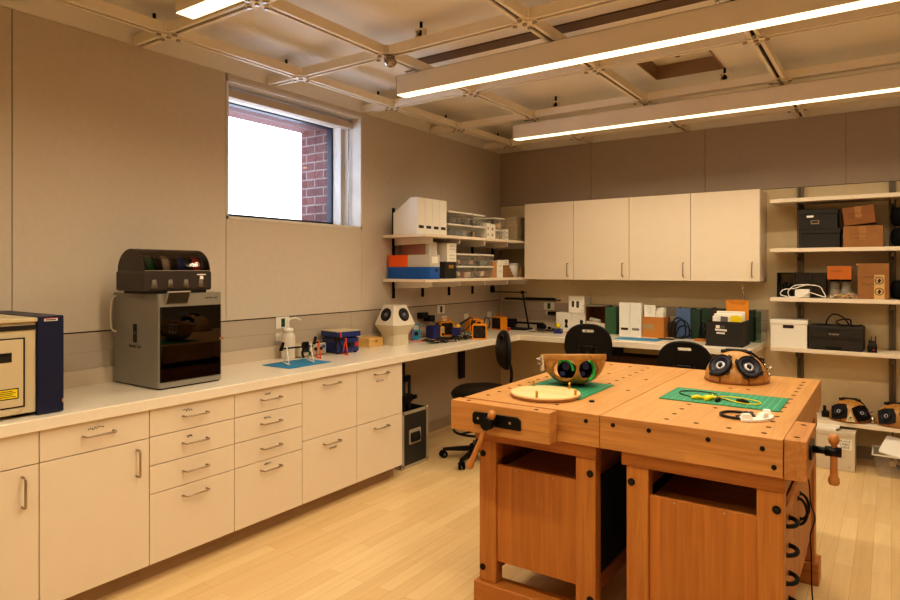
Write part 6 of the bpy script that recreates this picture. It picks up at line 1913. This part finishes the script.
# floor: white carton with label, papers on it, clear bin with a lid
t = thing('label_carton', 'white carton with a printed address label on floor under the shelves', 'box', (-.36, 5.87, 0))
wpart(MB().box((-.52, 5.72, .001), (-.226, 6.02, .262), bev=.002), 'carton_body', mat('dull_white_carton', (214, 200, 180), .7), t)
wpart(MB().box((-.523, 5.717, .2625), (-.223, 6.023, .292), bev=.002), 'carton_lid', mat('dull_white_lid', (206, 192, 172), .7), t)
Ml = FR((-.290, 5.7194, .205), (1, 0, 0), (0, 0, 1))
lb = wpart(MB().box((-.046, -.04, -.0005), (.046, .038, .0004), M=Ml), 'address_label', PAPER, t, 'white label reading PLACE LABEL HERE')
mb = MB()
for i, s in enumerate(('PLACE', 'LABEL', 'HERE')):
    mb.text(s, .024, Ml @ Matrix.Translation((0, .022 - .023 * i, .0004)), 0, .0006, sx=1.05)
wpart(mb, 'lettering', INK, lb)
wpart(MB().box((-.02, -.10, 0), (.0, -.098, .001), M=Ml).box((-.2, -.15, -.0005), (-.19, -.146, .001), M=Ml).box((.02, -.17, -.0005), (.035, -.166, .001), M=Ml), 'mark', CARDD, t)
solo(MB().box((-.52, 5.74, .2925), (-.35, 5.98, .312), 0, bev=.001).box((-.50, 5.75, .3125), (-.33, 5.97, .318), 0), 'paper_pile', PAPER, 'loose white papers lying on the floor carton', 'papers')
t = thing('floor_bin', 'clear plastic bin of dark parts on the floor at right edge', 'storage bin', (.06, 5.84, 0))
def rc(k, z):
    return [(.08 + .19 * sx * k, 5.84 + .14 * sy * k, z) for sx, sy in ((-1, -1), (1, -1), (1, 1), (-1, 1))]
wpart(MB().loft([rc(.82, .001), rc(1.0, .16)], smooth=False), 'tub', CLEAR, t)
wpart(MB().box((-.12, 5.69, .158), (.28, 5.70, .168)).box((-.12, 5.98, .158), (.28, 5.99, .168)).box((-.12, 5.70, .158), (-.11, 5.98, .168)).box((.27, 5.70, .158), (.28, 5.98, .168)), 'rim', LIDGREY, t)
mb = MB()
rn = random.Random(33)
for k in range(26):
    x, y, z = rn.uniform(-.04, .19), rn.uniform(5.76, 5.92), rn.uniform(.03, .12)
    if k % 3:
        mb.box((x, y, z), (x + .035, y + .03, z + .025), rn.randrange(3), bev=.003)
    else:
        mb.cyl((x, y, z), (x, y + .02, z), .022, n=12, m=rn.randrange(3))
wpart(mb, 'contents', [mat('bin_dark', (60, 52, 46), .6), mat('bin_tan', (170, 140, 104), .6), mat('bin_pale', (206, 190, 164), .6)], t)
t = thing('bin_lid', 'white rectangular lid leaning in the clear floor bin', 'lid', (.04, 5.83, .17))
M = FR((.10, 5.80, .20), (1, 0, .0), (-.0, .75, .42)) @ Matrix.Rotation(-.28, 4, 'Z')
wpart(MB().prism(rrect(-.16, .16, -.10, .10, .015), -.006, .006, M=M), 'lid_sheet', WHITE, t)
